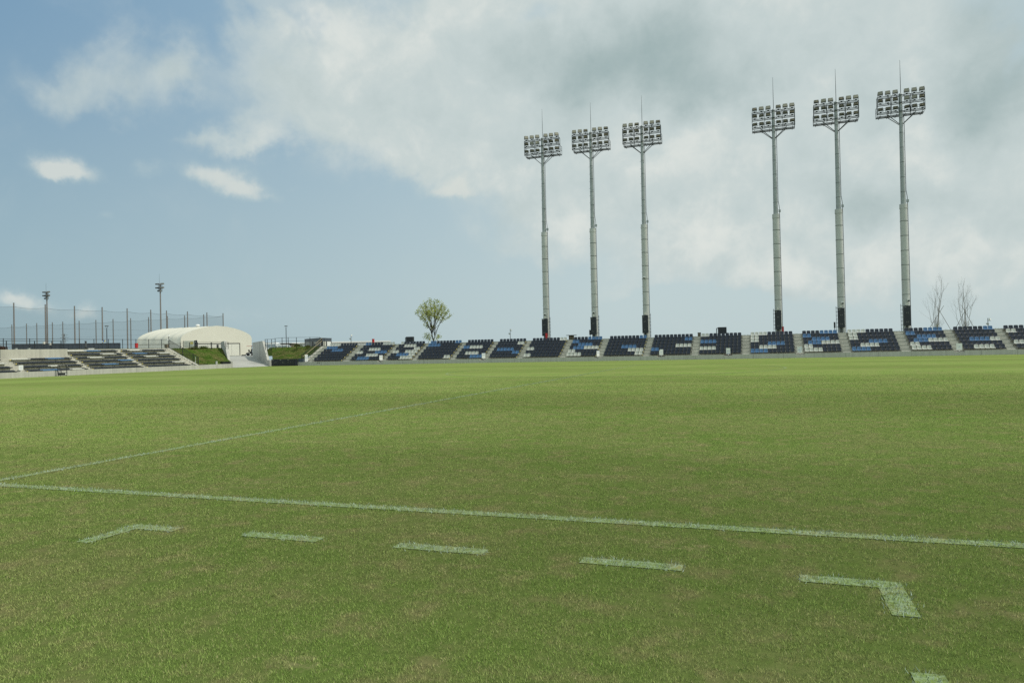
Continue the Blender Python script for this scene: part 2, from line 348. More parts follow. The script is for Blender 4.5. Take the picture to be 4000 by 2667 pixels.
def bank_mat(name, blade=False):
    m = bpy.data.materials.new(name); m.use_nodes = True; t = NT(m.node_tree); nt = m.node_tree
    nt.nodes.remove(nt.nodes['Principled BSDF'])
    p = t.n('ShaderNodeNewGeometry').outputs['Position']
    a = t.noise(t.vm('MULTIPLY', p, (1, 1, 1.6)), .9, 5, .65); b = t.noise(p, 3.0, 5, .7)
    c = t.mix(t.step(a, .38, .64), (.060, .105, .018), (.118, .118, .042)); c = t.mix(t.math('MULTIPLY', t.step(b, .5, .72), .6), c, (.048, .090, .015))
    d = t.n('ShaderNodeBsdfDiffuse'); out = nt.nodes['Material Output']
    if blade:
        at = t.n('ShaderNodeAttribute'); at.attribute_name = 'tint'
        v = t.vm('SCALE', c); t.put(v.node.inputs['Scale'], t.step(at.outputs['Fac'], 0, 1, .6, 1.35, False)); c = v
        tr = t.n('ShaderNodeBsdfTranslucent'); t.put(tr.inputs[0], c); mx = t.n('ShaderNodeMixShader'); mx.inputs[0].default_value = .3
        t.put(d.inputs[0], c); t.L.new(d.outputs[0], mx.inputs[1]); t.L.new(tr.outputs[0], mx.inputs[2]); t.L.new(mx.outputs[0], out.inputs[0])
    else:
        t.put(d.inputs[0], c); t.L.new(d.outputs[0], out.inputs[0])
    return m
M['bank'] = bank_mat('rough_grass'); M['bankblade'] = bank_mat('rough_grass_blades', True)

# ------------------------------------------------------------------ the ground
XW, YW, ZB = -63.2, 80.0, -.353         # left wall, far wall, level of the pitch at their foot
T0, XH, YC = 5.251, -7.83, 39.25        # near touchline, halfway line, centre spot
def field_z(x, y):
    a = np.clip((np.asarray(y, float) - 46) / (YW - 46), 0, 1); b = np.clip((-np.asarray(x, float) - 31) / (-XW - 31), 0, 1)
    return ZB * (1 - (1 - a ** 1.25) * (1 - b ** 1.25))
def sheet(name, xs, ys, zf, m):
    X, Y = np.meshgrid(xs, ys, indexing='ij'); Z = zf(X, Y)
    b = MB(); n = len(ys)
    b.v = list(map(tuple, np.stack([X, Y, Z], -1).reshape(-1, 3).tolist()))
    b.f = [(i * n + j, (i + 1) * n + j, (i + 1) * n + j + 1, i * n + j + 1) for i in range(len(xs) - 1) for j in range(n - 1)]; b.m = [0] * len(b.f)
    return b.build(name, m, smooth=True)
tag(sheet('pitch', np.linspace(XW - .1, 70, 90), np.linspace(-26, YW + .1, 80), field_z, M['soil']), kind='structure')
# surrounding ground: one ring out to the horizon, hollow where the bowl lies
gb = MB(); RX = [-4000, -69.2, 90, 4000]; RY = [-4000, -40, 89, 4000]
inn = [(-79, -26, 1.0), (70, -26, 0), (70, 94, 0), (-79, 94, 1.0)]
o1 = [(-6000, -6000, .9), (6000, -6000, .9), (6000, 6000, .9), (-6000, 6000, .9)]
o2 = [(-95, -45, .95), (92, -45, .95), (92, 112, .95), (-95, 112, .95)]
gb.add(o1 + o2, [(i, (i + 1) % 4, 4 + (i + 1) % 4, 4 + i) for i in range(4)])
gb.add([(70, -26, 0), (70, 80, -.3), (92, 112, .95), (92, -45, .95)], [(0, 3, 2, 1)])
gb.add([(-63.3, -26, -.2), (70, -26, 0), (92, -45, .95), (-95, -45, .95)], [(0, 3, 2, 1)])
tag(gb.build('ground', M['gravel']), kind='structure')

# grass blades -----------------------------------------------------------------
def blade_mesh(name, P, H, W, tint, m, lean=.55, parent=None, smooth=False):
    n = len(P); a = RNG.uniform(0, 2 * math.pi, n); la = RNG.uniform(0, 2 * math.pi, n); L = H * RNG.uniform(.1, lean, n)
    dx, dy = np.cos(a) * W / 2, np.sin(a) * W / 2
    V = np.empty((n, 3, 3), np.float32)
    V[:, 0] = P + np.stack([dx, dy, -.002 + 0 * dx], 1); V[:, 1] = P - np.stack([dx, dy, .002 + 0 * dx], 1)
    V[:, 2] = P + np.stack([np.cos(la) * L, np.sin(la) * L, H], 1)
    me = bpy.data.meshes.new(name); me.vertices.add(3 * n); me.vertices.foreach_set('co', V.ravel())
    me.loops.add(3 * n); me.loops.foreach_set('vertex_index', np.arange(3 * n, dtype=np.int32))
    me.polygons.add(n); me.polygons.foreach_set('loop_start', np.arange(0, 3 * n, 3, dtype=np.int32))
    at = me.attributes.new('tint', 'FLOAT', 'POINT'); at.data.foreach_set('value', np.repeat(tint.astype(np.float32), 3))
    me.materials.append(m); me.update(calc_edges=True); o = bpy.data.objects.new(name, me); col.objects.link(o)
    if parent: o.parent = parent
    return o
LINES = []            # rectangles (x0,x1,y0,y1) and the circle, used to keep the plain grass off the paint
w = .06
LW = [('touchline', -40, 16, T0 - w, T0 + w), ('halfway_line', XH - w, XH + w, T0 + w, 73.2)]
DASH = [(-4.63, -4.165, 4.155, 4.275, 'L'), (-3.563, -2.927, 4.185, 4.305, ''), (-2.336, -1.696, 4.20, 4.32, ''), (-1.058, -.449, 4.195, 4.315, ''), (.19, .695, 4.18, 4.30, 'R'), (.535, .655, 2.55, 3.155, '')]
rects = [l[1:] for l in LW] + [d[:4] for d in DASH] + [(-4.63, -4.51, 3.755, 4.155), (.572, .695, 3.78, 4.18)]
def on_line(x, y):
    k = np.zeros(len(x), bool)
    for a, b, c, d in rects: k |= (x > a + .012) & (x < b - .012) & (y > c + .012) & (y < d - .012)
    r = np.hypot(x - XH, y - YC); return k | (np.abs(r - 9.15) < .06)
def vnoise(x, y, s, seed=1):                # smooth value noise, 0..1
    g = np.random.default_rng(seed).random((256, 256)); u, v = x / s, y / s; i, j = np.floor(u).astype(int), np.floor(v).astype(int); a, b = u - i, v - j
    a, b = a * a * (3 - 2 * a), b * b * (3 - 2 * b); i0, i1, j0, j1 = i % 256, (i + 1) % 256, j % 256, (j + 1) % 256
    return (g[i0, j0] * (1 - a) + g[i1, j0] * a) * (1 - b) + (g[i0, j1] * (1 - a) + g[i1, j1] * a) * b
def scatter_turf():
    rs, thetas = [], []
    edges = np.geomspace(1.9, 34, 26)
    for r0, r1 in zip(edges, edges[1:]):
        rm = (r0 + r1) / 2; dens = 24000 * (2.8 / max(rm, 2.8)) ** 1.55 * (1 if rm < 22 else (34 - rm) / 12)
        n = int(dens * .95 * (r1 * r1 - r0 * r0)); rs.append(np.sqrt(RNG.uniform(r0 * r0, r1 * r1, n))); thetas.append(RNG.uniform(-1.12, .78, n))
    r = np.concatenate(rs); th = np.concatenate(thetas)
    x, y = r * np.sin(th), r * np.cos(th)
    keep = ~(on_line(x, y) & (RNG.random(len(x)) < .72)); x, y, r = x[keep], y[keep], r[keep]
    n1, n2 = vnoise(x, y, .11) * .6 + vnoise(x, y, .035, 3) * .4, vnoise(x, y, .06, 5) * .55 + vnoise(x, y, .22, 9) * .45
    k = ~((n2 > .70) & (RNG.random(len(x)) < .85) & (r < 12)); x, y, r, n1 = x[k], y[k], r[k], n1[k]
    H = RNG.uniform(.006, .015, len(x)) * (.65 + .6 * n1) * np.clip(1 + (r - 8) / 60, 1, 1.3)
    W = RNG.uniform(.0020, .0036, len(x)) * np.clip(r / 3.2, 1, 8) ** .72
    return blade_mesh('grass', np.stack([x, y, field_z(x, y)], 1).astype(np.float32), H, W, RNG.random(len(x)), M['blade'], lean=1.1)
tag(scatter_turf(), kind='stuff')

# painted markings ---------------------------------------------------------------
def marking(name, rl, label=None, near=True):
    b = MB()
    for (x0, x1, y0, y1) in rl:
        xs = np.linspace(x0, x1, max(2, int((x1 - x0) / .8) + 1)); ys = np.linspace(y0, y1, max(2, int((y1 - y0) / .8) + 1))
        b.grid(lambda x, y: (x, y, float(field_z(x, y)) + .004), xs, ys)
    o = b.build(name, M['line']); tag(o, kind='structure')
    P = []
    for (x0, x1, y0, y1) in rl:
        ny = 42
        a0, b0, c0, d0 = max(x0, -14), min(x1, 7), y0, min(y1, ny)
        if a0 >= b0: continue
        n = int((b0 - a0) * (d0 - c0) * 12000); x = RNG.uniform(a0, b0, n) + RNG.normal(0, .022, n); y = RNG.uniform(c0, d0, n) + RNG.normal(0, .020, n); P.append(np.stack([x, y], 1))
    P = np.concatenate(P); r = np.hypot(P[:, 0], P[:, 1]); wear = vnoise(P[:, 0], P[:, 1], .09, 4) * .6 + vnoise(P[:, 0], P[:, 1], .03, 6) * .4; k = (RNG.random(len(P)) < np.clip((4.5 / r) ** 1.2, .05, 1)) & (RNG.random(len(P)) < np.clip(1.25 - 1.1 * wear, .15, 1)); P = P[k]; r = r[k]
    t = blade_mesh(name + '_grass', np.column_stack([P, field_z(P[:, 0], P[:, 1])]).astype(np.float32), RNG.uniform(.010, .024, len(P)), RNG.uniform(.0024, .0044, len(P)) * np.clip(r / 3.2, 1, 6) ** .8, RNG.random(len(P)), M['lineblade'], 1.2)
    # one object: join the painted blades into the marking's own mesh
    bm_join(o, t)
    return o
def bm_join(a, b):
    import bmesh
    bm = bmesh.new(); bm.from_mesh(a.data); nf = len(bm.faces); nv = len(bm.verts)
    bm.from_mesh(b.data); bm.faces.ensure_lookup_table()
    for f in bm.faces[nf:]: f.material_index = 1
    me = bpy.data.meshes.new(a.name); bm.to_mesh(me); bm.free()
    me.materials.append(a.data.materials[0]); me.materials.append(b.data.materials[0])
    a.data = me; bpy.data.objects.remove(b)
marking('touchline', [LW[0][1:]]); marking('halfway_line', [LW[1][1:]])
for d in DASH:
    rl = [d[:4]]
    if d[4] == 'L': rl.append((-4.63, -4.51, 3.755, 4.155))
    if d[4] == 'R': rl.append((.572, .695, 3.78, 4.18))
    marking('technical_area_line', rl)
cb = MB(); cb.grid(lambda a, r: (XH + r * math.cos(a), YC + r * math.sin(a), float(field_z(XH + r * math.cos(a), YC + r * math.sin(a))) + .006), np.linspace(0, 2 * math.pi, 120), [9.09, 9.21])
tag(cb.build('centre_circle', M['line']), kind='structure')

# ------------------------------------------------------------------ far stand
RISE, DEP, Y1 = .372, .75, 80.25
SEC = dict(A=(-56.17, 10), B=(-50.44, 10), C=(-45.08, 8), D=(-40.71, 10), E=(-35.41, 8), F=(-31.02, 8), G=(-26.63, 10), H=(-21.32, 8), I=(-16.86, 10), J=(-11.54, 10), K=(-6.18, 10), L=(-.78, 10), M=(4.63, 8), N=(9.17, 10), O=(14.65, 8), P=(19.17, 8), Q=(23.63, 5))
PITCH = .4445
N10 = 'N' * 10; N8 = 'N' * 8
ROWS = dict(  # front row first
 A=[N10, N10, N10, 'NNNBBBBNNN', 'BBBBNNNNNN', 'WWWWNNNNNN'], B=['NNBBBBNNNN', 'NNNNWWWWNN', 'WWNNNNBBBB', 'NNNWWWWNNN', N10, 'BBNNNNWWWW'],
 C=['NNNNWWWW', 'NNBBBBWW', 'WWNNWWWW', 'NNNNNNWW', 'NNWWWWNN', 'WNNNNNNN'], D=['NNNNNNNNWW', N10, N10, N10, 'BBBBNNNNNN', 'BBNNNNNNBB'],
 E=['NNNNBBBB', 'NNWWWWNN', N8, 'BBWWWWNN', N8, N8], F=[N8, 'NNNNNNBB', 'NBBBBBNN', N8, 'NNNNNNWW', N8],
 G=['WWNNNNNNNN', N10, 'WWNNNNNNNN', N10, N10, 'NNNNNNNNWW'], H=['WWWWNNNN', 'WWNNNNNN', 'NBBBWWWW', 'NNBBBBNN', 'BBNNNNNN', 'NNNNBBBB'],
 I=['NNNNNNNNWW', 'NNNNNNWWWW', 'NNNNBBBBNN', N10, N10, 'NNNNNNNNBB'], J=[N10, 'BBNNNNNNNN', 'NNNNNNWWWW', N10, 'NNNNNNNNBB', N10],
 K=[N10, 'WWWWNNNNNN', N10, 'BBBBNNNNNN', N10, 'WWNNNNNNNN'], L=['BBBBNNNNNN', 'NNWWWWNNNN', 'NNNNBBBBNN', 'WWNNNNNNNN', 'WWNNNNNNNN', 'WWWWNNNNNN'],
 P=['NNWWWWNN', N8, 'NNBBBBWW', N8, N8, 'NNNNNNBB'], Q=['NNNNN', 'WWNNN', 'NNNNN', 'NNNNN', 'WWNNN', 'NNNNN'])
ROWS['M'] = ROWS['H']; ROWS['O'] = ROWS['H']; ROWS['N'] = ROWS['L']
stand = thing('grandstand', 'long concrete grandstand with blue and white seats along the far side of the pitch', 'grandstand', (0, 82, 0))
def sub(b, name, m, parent, smooth=False):       # parts given in world coordinates
    o = b.build(name, m, parent, smooth); o.matrix_parent_inverse = Matrix.Translation(parent.location).inverted(); return o
XL, XR = -57.75, 31.0
prof = [(Y1, -.6)]
for k in range(6): prof += [(Y1 + DEP * k, RISE * k), (Y1 + DEP * (k + 1), RISE * k)]
prof += [(Y1 + 4.5, RISE * 6), (Y1 + 4.9, RISE * 6), (Y1 + 4.9, -.6)]
b = MB()
for (ya, za), (yb, zb) in zip(prof, prof[1:]): b.quad((XL, ya, za), (XR, ya, za), (XR, yb, zb), (XL, yb, zb))
sub(b, 'terrace_steps', M['conc'], stand)
# front wall with the notches where the sign posts stand
notch = [(1475, 1497), (1874, 1897), (2320, 2353), (2567, 2597), (2828, 2861), (3108, 3144), (3728, 3770)]
nx = [(atY(a, 1395, 80)[0], atY(c, 1395, 80)[0]) for a, c in notch]
b = MB(); x = XL - .9
for a, c in nx:
    b.box(x, a, 80.0, 80.247, -.6, .122); b.box(a, c, 80.003, 80.247, -.6, -.04); x = c
b.box(x, XR, 80.0, 80.247, -.6, .122)
for hx in (1572.5, 1590): pass
sub(b, 'front_wall', M['concwall'], stand)
for px in (1240, 1247): b = MB(); p = atY(px, 1417.8, 79.99); b.tube((p[0], 79.985, p[2]), (p[0], 80.02, p[2]), .06, .06, 10); sub(b, 'drain_hole', M['black'], stand)
ends = [(SEC[k][0], SEC[k][0] + SEC[k][1] * PITCH) for k in SEC]
aisles = [(XL + .45, ends[0][0] - .12)] + [(ends[i][1] + .10, ends[i + 1][0] - .10) for i in range(len(ends) - 1)]
for a, c in aisles:
    b = MB(); po = [(a, Y1 + .375, -.05)]
    for k in range(6):
        po += [(a, Y1 + DEP * k + .375, RISE * k + .150), (a, Y1 + DEP * k + .411, RISE * k + .186), (a, Y1 + DEP * (k + 1) - .003, RISE * k + .186)]
        if k < 5: po += [(a, Y1 + DEP * (k + 1) - .003, RISE * (k + 1) - .042), (a, Y1 + DEP * (k + 1) + .045, RISE * (k + 1) + .003), (a, Y1 + DEP * (k + 1) + .375, RISE * (k + 1) + .003)]
    po += [(a, Y1 + DEP * 6 - .003, RISE * 5 - .05)]
    b.prism(po, (c - a, 0, 0)); sub(b, 'stair_flight', M['conc'], stand)
b = MB(); cpoly = [(XL, 79.997, -.03), (XL, 80.5, -.02), (XL, 84.95, 2.24), (XL, 85.1, 2.24), (XL, 85.1, -.6), (XL, 79.997, -.6)]
b.prism([(p[0], p[1], p[2] + .02) for p in cpoly], (.44, 0, 0)); sub(b, 'cheek_wall', M['conc'], stand)

# bucket seat: one moulded shell, grey bracket below
def seat_shell(mb, ox=0, oy=0, oz=0, mi=0, rot=0):
    pr = [(-.245, .285), (-.25, .335), (-.20, .352), (-.06, .338), (.07, .332), (.125, .368), (.155, .46), (.175, .58), (.185, .655), (.19, .69)]
    us = [-1, -.82, -.4, .4, .82, 1]
    top, bot = [], []
    for i, (y, z) in enumerate(pr):
        t = i / (len(pr) - 1); hw = .198 - .022 * max(0, (t - .5) * 2) ** 2
        for u in us:
            curl = .018 * (abs(u) ** 3); drop = .03 * abs(u) ** 4 if i == len(pr) - 1 else 0
            yy = y - (curl * 1.6 if t > .55 else 0); zz = z + (curl if t <= .55 else 0) - drop
            top.append((u * hw, yy, zz)); bot.append((u * hw, yy + (.028 if t > .5 else .004), zz - (.03 if t <= .5 else .006)))
    n, m = len(pr), len(us); V = [(x + ox, y + oy, z + oz) for x, y, z in top + bot]; k = n * m; fs = []
    for i in range(n - 1):
        for j in range(m - 1):
            q = (i * m + j, i * m + j + 1, (i + 1) * m + j + 1, (i + 1) * m + j); fs += [q, tuple(t + k for t in q[::-1])]
    rim = [j for j in range(m)] + [i * m + m - 1 for i in range(1, n)] + [(n - 1) * m + j for j in range(m - 2, -1, -1)] + [i * m for i in range(n - 2, 0, -1)]
    for a, c in zip(rim, rim[1:] + rim[:1]): fs.append((a, a + k, c + k, c))
    mb.add(V, fs, mi)
def seat_bracket(mb, ox=0, oy=0, oz=0, mi=0):
    for s in (-.18, .18):
        mb.box(ox + s - .02, ox + s + .02, oy - .20, oy + .30, oz + .262, oz + .298, mi)
    mb.box(ox - .222, ox + .222, oy + .02, oy + .07, oz + .225, oz + .262, mi); mb.box(ox - .02, ox + .02, oy + .025, oy + .065, oz + .0, oz + .225, mi)
    mb.box(ox + .203, ox + .222, oy - .21, oy - .12, oz + .27, oz + .335, mi)
sm = {}
for k, mm in (('N', 'navy'), ('B', 'blue'), ('W', 'white')):
    q = MB(); seat_shell(q); sm[k] = q.mesh('seat', M[mm], True)
q = MB(); seat_bracket(q); bm_ = q.mesh('seat_bracket', M['bracket'])
CN = dict(N='navy', B='light blue', W='white'); ORD = ['first', 'second', 'third', 'fourth', 'fifth', 'sixth', 'seventh', 'eighth', 'ninth', 'tenth']
WHERE = dict(L='block in front of the fourth light mast', M='block left of the fifth light mast', N='block between the two rightmost masts', O='block below the rightmost mast', P='block below the rightmost bare tree', Q='block cut by the right edge')
RW = ['front row', 'second row', 'third row', 'fourth row', 'fifth row', 'back row']
rest = MB()
for key, (x0, n) in SEC.items():
    for r in range(6):
        for i in range(n):
            cx = x0 + PITCH * (i + .5); cy = Y1 + DEP * r + .42; cz = RISE * r; c = ROWS[key][r][i]
            if key in WHERE:
                o = bpy.data.objects.new('seat', sm[c]); col.objects.link(o); o.location = (cx, cy, cz)
                tag(o, f'{CN[c]} seat, {RW[r]}, {ORD[i]} from left, {WHERE[key]}', 'seat', 'seats on the far grandstand')
                h = bpy.data.objects.new('seat_bracket', bm_); col.objects.link(h); h.parent = o
            else:
                seat_shell(rest, cx, cy, cz, 'NBW'.index(c)); seat_bracket(rest, cx, cy, cz, 3)
tag(rest.build('seats', [M['navy'], M['blue'], M['white'], M['bracket']], smooth=True), kind='stuff')
for key in 'ABCDEFGHI':
    for r in range(6):
        e = SEC[key][0] + SEC[key][1] * PITCH; b = MB(); b.box(e + .015, e + .075, Y1 + DEP * r + .12, Y1 + DEP * r + .2, RISE * r + .20, RISE * r + .30)
        sub(b, 'row_plate', M['yellow'], stand)

# ------------------------------------------------------------------ end stand on the left
LR, LX1, LZ1 = .362, XW - .25, .17
endst = thing('grandstand', 'pale concrete end stand with backless bench seats at left of the pitch', 'grandstand', (-66, 56, 0))
YA, YB = 40.0, 68.05
def lprof(n): 
    p = [(LX1, -.6)]
    for k in range(n): p += [(LX1 - DEP * k, LZ1 + LR * k + .02), (LX1 - DEP * (k + 1), LZ1 + LR * k + .02)]
    return p
b = MB(); p = lprof(6) + [(LX1 - 4.5, 2.24), (LX1 - 5.0, 2.24)]
for (xa, za), (xb, zb) in zip(p, p[1:]): b.quad((xa, 53.25, za), (xa, YB, za), (xb, YB, zb), (xb, 53.25, zb))
p = lprof(4)
for (xa, za), (xb, zb) in zip(p, p[1:]): b.quad((xa, YA, za), (xa, 53.25, za), (xb, 53.25, zb), (xb, YA, zb))
sub(b, 'terrace_steps', M['conc'], endst)
b = MB(); b.box(XW - .247, XW, YA, 52.6, -.6, LZ1); b.box(XW - .247, XW - .003, 46.95, 48.75, -.6, LZ1) if False else None
b.box(XW - .247, XW, 52.6, 73.4, -.6, LZ1); sub(b, 'front_wall', M['concwall'], endst)
b = MB(); xb = LX1 - DEP * 4 - .003; b.box(xb - 1.4, xb, 46.5, 53.247, -.6, 2.27); b.box(xb - 1.4, xb - .5, YA, 46.5, -.6, 2.27); sub(b, 'back_wall', M['conc'], endst)
LS = {'R': (60.35, 14, 6), 'S': (53.62, 14, 6), 'T': (46.85, 14, 4), 'U': (40.6, 12, 4)}
LROW = dict(S=['N' * 14, 'NNNNBBBBNNNNNN', 'NNNNNNNNNNBBBB', 'NNNWWWWNNNNNNN', 'NNNNNNNNWWWWNN', 'WWWWWBBBBNNNNN'], R=['N' * 14, 'NNNNNNNNNNWWWW', 'N' * 14, 'NNNNWWWWNNNNNN', 'NNBBBBNNNNWWWW', 'NNWWWWNNNNNNNN'],
            T=['NNNBBBBNNNWWWN', 'NNNNNNWWWWNNNN', 'N' * 14, 'WWWWNNNNBBBBNN'], U=['N' * 12, 'N' * 8 + 'WWWW'[:0] + 'NNNN', 'NNNNNNNNNNWW'[:8] + 'NNWW', 'N' * 12])
LP = .433
bs = MB()
def bench_seat(mb, X, Y, Z, mi):
    pr = [(.205, -.035), (.20, .0), (.12, .012), (-.02, .002), (-.14, .006), (-.185, .025), (-.20, .05), (-.205, .07)]
    us = [-1, -.7, 0, .7, 1]; T, B_ = [], []
    for x, z in pr:
        for u in us:
            T.append((X + x, Y + u * .212, Z + z + .012 * abs(u) ** 2)); B_.append((X + x - .012, Y + u * .212, Z + z - .028))
    n, m = len(pr), 5; k = n * m; fs = []
    for i in range(n - 1):
        for j in range(m - 1):
            q = (i * m + j, i * m + j + 1, (i + 1) * m + j + 1, (i + 1) * m + j); fs += [q, tuple(t + k for t in q[::-1])]
    rim = [j for j in range(m)] + [i * m + m - 1 for i in range(1, n)] + [(n - 1) * m + j for j in range(m - 2, -1, -1)] + [i * m for i in range(n - 2, 0, -1)]
    for a, c in zip(rim, rim[1:] + rim[:1]): fs.append((a, a + k, c + k, c))
    mb.add(T + B_, fs, mi)
for key, (y0, n, nr) in LS.items():
    for r in range(nr):
        X = LX1 - DEP * r + (.10 if r else .02); Z = LZ1 + LR * r + .085; zt = LZ1 + LR * (r - 1) + .04
        for i in range(n):
            c = LROW[key][r][i]; y = y0 + LP * (i + .5); bench_seat(bs, X, y, Z, 'NBW'.index(c))
            bs.box(X - .03, X + .03, y - .012, y + .012, Z - .05, Z - .02, 3)
        bs.box(X - .02, X + .02, y0, y0 + LP * n, Z - .085, Z - .05, 3)
        if True:
            for i in range(int(n / 3.35) + 1):
                y = y0 + .12 + LP * 3.35 * i; bs.beam((X + .10, y, Z - .06), (X - .09, y + .02, Z - .30 if r else Z - .08), .035, .04, 4); bs.beam((X + .12, y + .12, Z - .06), (X - .09, y + .14, Z - .26 if r else Z - .08), .025, .03, 3)
        bb = MB(); bb.box(X - .02, X + .05, y0 - .12, y0 - .02, Z - .10, Z - .02); sub(bb, 'row_plate', M['yellow'], endst)
tag(bs.build('bench_seats', [M['navy'], M['blue'], M['white'], M['bracket'], M['galv']], smooth=True), kind='stuff')
for a, c, nr in ((59.72, 60.31, 6), (52.95, 53.58, 6), (66.45, 67.58, 6), (45.83, 46.82, 4)):
    b = MB(); z0_ = LZ1 + .02; po = [(LX1 - .375, a, z0_ - .05)]
    for k in range(nr):
        zt = z0_ + LR * k
        po += [(LX1 - DEP * k - .375, a, zt + .181), (LX1 - DEP * (k + 1) + .003, a, zt + .181)]
        if k < nr - 1: po += [(LX1 - DEP * (k + 1) + .003, a, zt + LR + .003), (LX1 - DEP * (k + 1) - .375, a, zt + LR + .003)]
    po += [(LX1 - DEP * nr + .003, a, z0_ + LR * (nr - 1) - .05)]
    b.prism(po, (0, c - a, 0)); sub(b, 'stair_flight', M['conc'], endst)
b = MB(); b.prism([(XW + .003, 67.6, 0.02), (XW - .35, 67.6, .20), (LX1 - 4.55, 67.6, 2.30), (LX1 - 5.0, 67.6, 2.30), (LX1 - 5.0, 67.6, -.6), (XW + .003, 67.6, -.6)], (0, .42, 0)); sub(b, 'cheek_wall', M['conc'], endst)

# ------------------------------------------------------------------ corner: wing walls, ramp, banks, raised ground
TH = math.radians(50); DV = np.array([-math.sin(TH), math.cos(TH)]); NV = np.array([math.cos(TH), math.sin(TH)])
PR, PL = np.array([-62.75, 80.0]), np.array([-63.3, 73.5])
def wing(P, side, label, far=11.4):
    t = thing('wing_wall', label, 'wall', (P[0], P[1], ZB)); th = .30
    def pt(s, z, o=0): q = P + DV * s + NV * (side * o); return (q[0], q[1], z)
    b = MB(); ext = NV * (side * th)
    b.prism([pt(-.15, -.6), pt(far, -.6), pt(far, 3.05), pt(4.3, 3.16), pt(1.25, .48), pt(-.15, .46)], (ext[0], ext[1], 0)); sub(b, 'wall_slab', M['concwall'], t)
    return t
wing(PR, 1, 'tall sloping grey concrete wall on the right of the ramp beside the dark cabinets')
wing(PL, -1, 'sloping concrete wall on the left of the ramp at the end of the grass bank', 7.0)
def rp(P, s, z): q = P + DV * s; return (q[0], q[1], z)
b = MB(); n = 10
b.grid(lambda s, t: tuple(np.array(rp(PL, s, 0)) * (1 - t) + np.array(rp(PR, s, 0)) * t + np.array([0, 0, ZB + .01 + (.97 - ZB) * min(1, max(0, s) / 11.5)])), [-.6, 0, 2, 4, 6, 8, 10, 11.5, 13], [0, .5, 1])
tag(b.build('ramp', M['concpad']), kind='structure')
# yard behind the ramp, in front of the hall
b = MB(); b.quad(rp(PL, 12.5, .975), rp(PR, 12.5, .975), (-71.0, 112, 1.06), (-100, 150, 1.16), (-170, 150, 1.16), (-150, 96, 1.10), (-82, 84.5, .985)); tag(b.build('yard', M['concpad']), kind='structure')

def bank_blades(P, H, name, parent=None): 
    W = RNG.uniform(.012, .03, len(P)); return blade_mesh(name, P.astype(np.float32), H, W, RNG.random(len(P)), M['bankblade'], 1.0)
def bank(name, corners, nu=24, nv=12, amp=.05, extra=0, blades=0, hmin=.05, hmax=.16):
    A, B, C, D = [np.array(c, float) for c in corners]            # bilinear patch A-B (front) D-C (back)
    def f(u, v):
        p = (A * (1 - u) + B * u) * (1 - v) + (D * (1 - u) + C * u) * v
        e = math.sin(u * math.pi) * math.sin(v * math.pi) ** .5 if 0 < u < 1 and 0 < v < 1 else 0
        p = p + np.array([0, 0, amp * e * (math.sin(9 * u + 3 * v) + math.sin(17 * u - 5 * v)) + extra * e]); return p
    b = MB(); b.grid(lambda u, v: tuple(f(u, v)), np.linspace(0, 1, nu), np.linspace(0, 1, nv))
    pts = np.array([f(*RNG.random(2)) for _ in range(blades)]) if blades else None
    o = b.build(name, M['bank'], smooth=True); tag(o, kind='structure')
    return pts
BL = []
BL.append((bank('grass_bank', [(XW - .25, 68.0, .16), (XW - .25, 73.55, .16), (-68.3, 77.6, 2.25), (-68.3, 68.0, 2.25)], blades=5200, extra=.1), .05, .17))
BL.append((bank('grass_bank', [(XL - .0, 80.25, .05), (-62.4, 80.25, .05), (-66.1, 84.9, 2.22), (XL, 84.9, 2.22)], blades=5200, extra=.1), .05, .17))
# raised ground behind the stands
BL.append((bank('terrace_ground', [(-68.2, 40, 2.22), (-68.2, 78.2, 2.24), (-71.5, 80.6, 2.18), (-74, 40, 2.26)], blades=9000, amp=.02), .04, .14))
BL.append((bank('terrace_ground', [(XL - 8.6, 84.8, 2.20), (34, 85.1, 2.20), (34, 96, 2.26), (-70, 96, 2.20)], blades=7000, amp=.02), .05, .20))
bank('terrace_slope', [(-74, 40, 2.26), (-71.5, 80.6, 2.18), (-73.5, 81.6, .95), (-80, 40, .95)]); bank('terrace_slope', [(34, 96, 2.26), (-70, 96, 2.20), (-72, 102, .93), (34, 102, .93)])
bank('terrace_slope', [(-70, 96, 2.2), (XL - 8.6, 84.8, 2.2), (-71.6, 88.6, .96), (-73, 100, .94)])
for i, (p, a, c) in enumerate(BL):
    if i == 3: k = p[:, 1] < 90; p = p[k]
    tag(bank_blades(p, RNG.uniform(a, c, len(p)) , 'bank_grass'), kind='stuff')
# weed clumps on the crest of the banks
for (px, py, s, lab) in ((757, 1361, .5, 'leafy weed clump on the crest of the left grass bank'), (795, 1358, .35, 'small weed tuft on the left grass bank before the white doors'), (1162, 1350, .55, 'dark weed clump on the crest of the right grass bank'), (1203, 1353, .3, 'small weed tuft right of the clump on the right bank')):
    p = atD(px, py, 79 if px < 900 else 99); n = 260
    q = np.column_stack([RNG.normal(0, s * .5, n), RNG.normal(0, s * .5, n), 0 * np.arange(n)]) + [p[0], p[1], p[2] - .12]
    o = blade_mesh('weed_clump', q.astype(np.float32), RNG.uniform(.12, .30, n) * (1 + s), RNG.uniform(.03, .06, n), RNG.random(n) * .5, M['bankblade'], 1.0); tag(o, lab, 'weed')

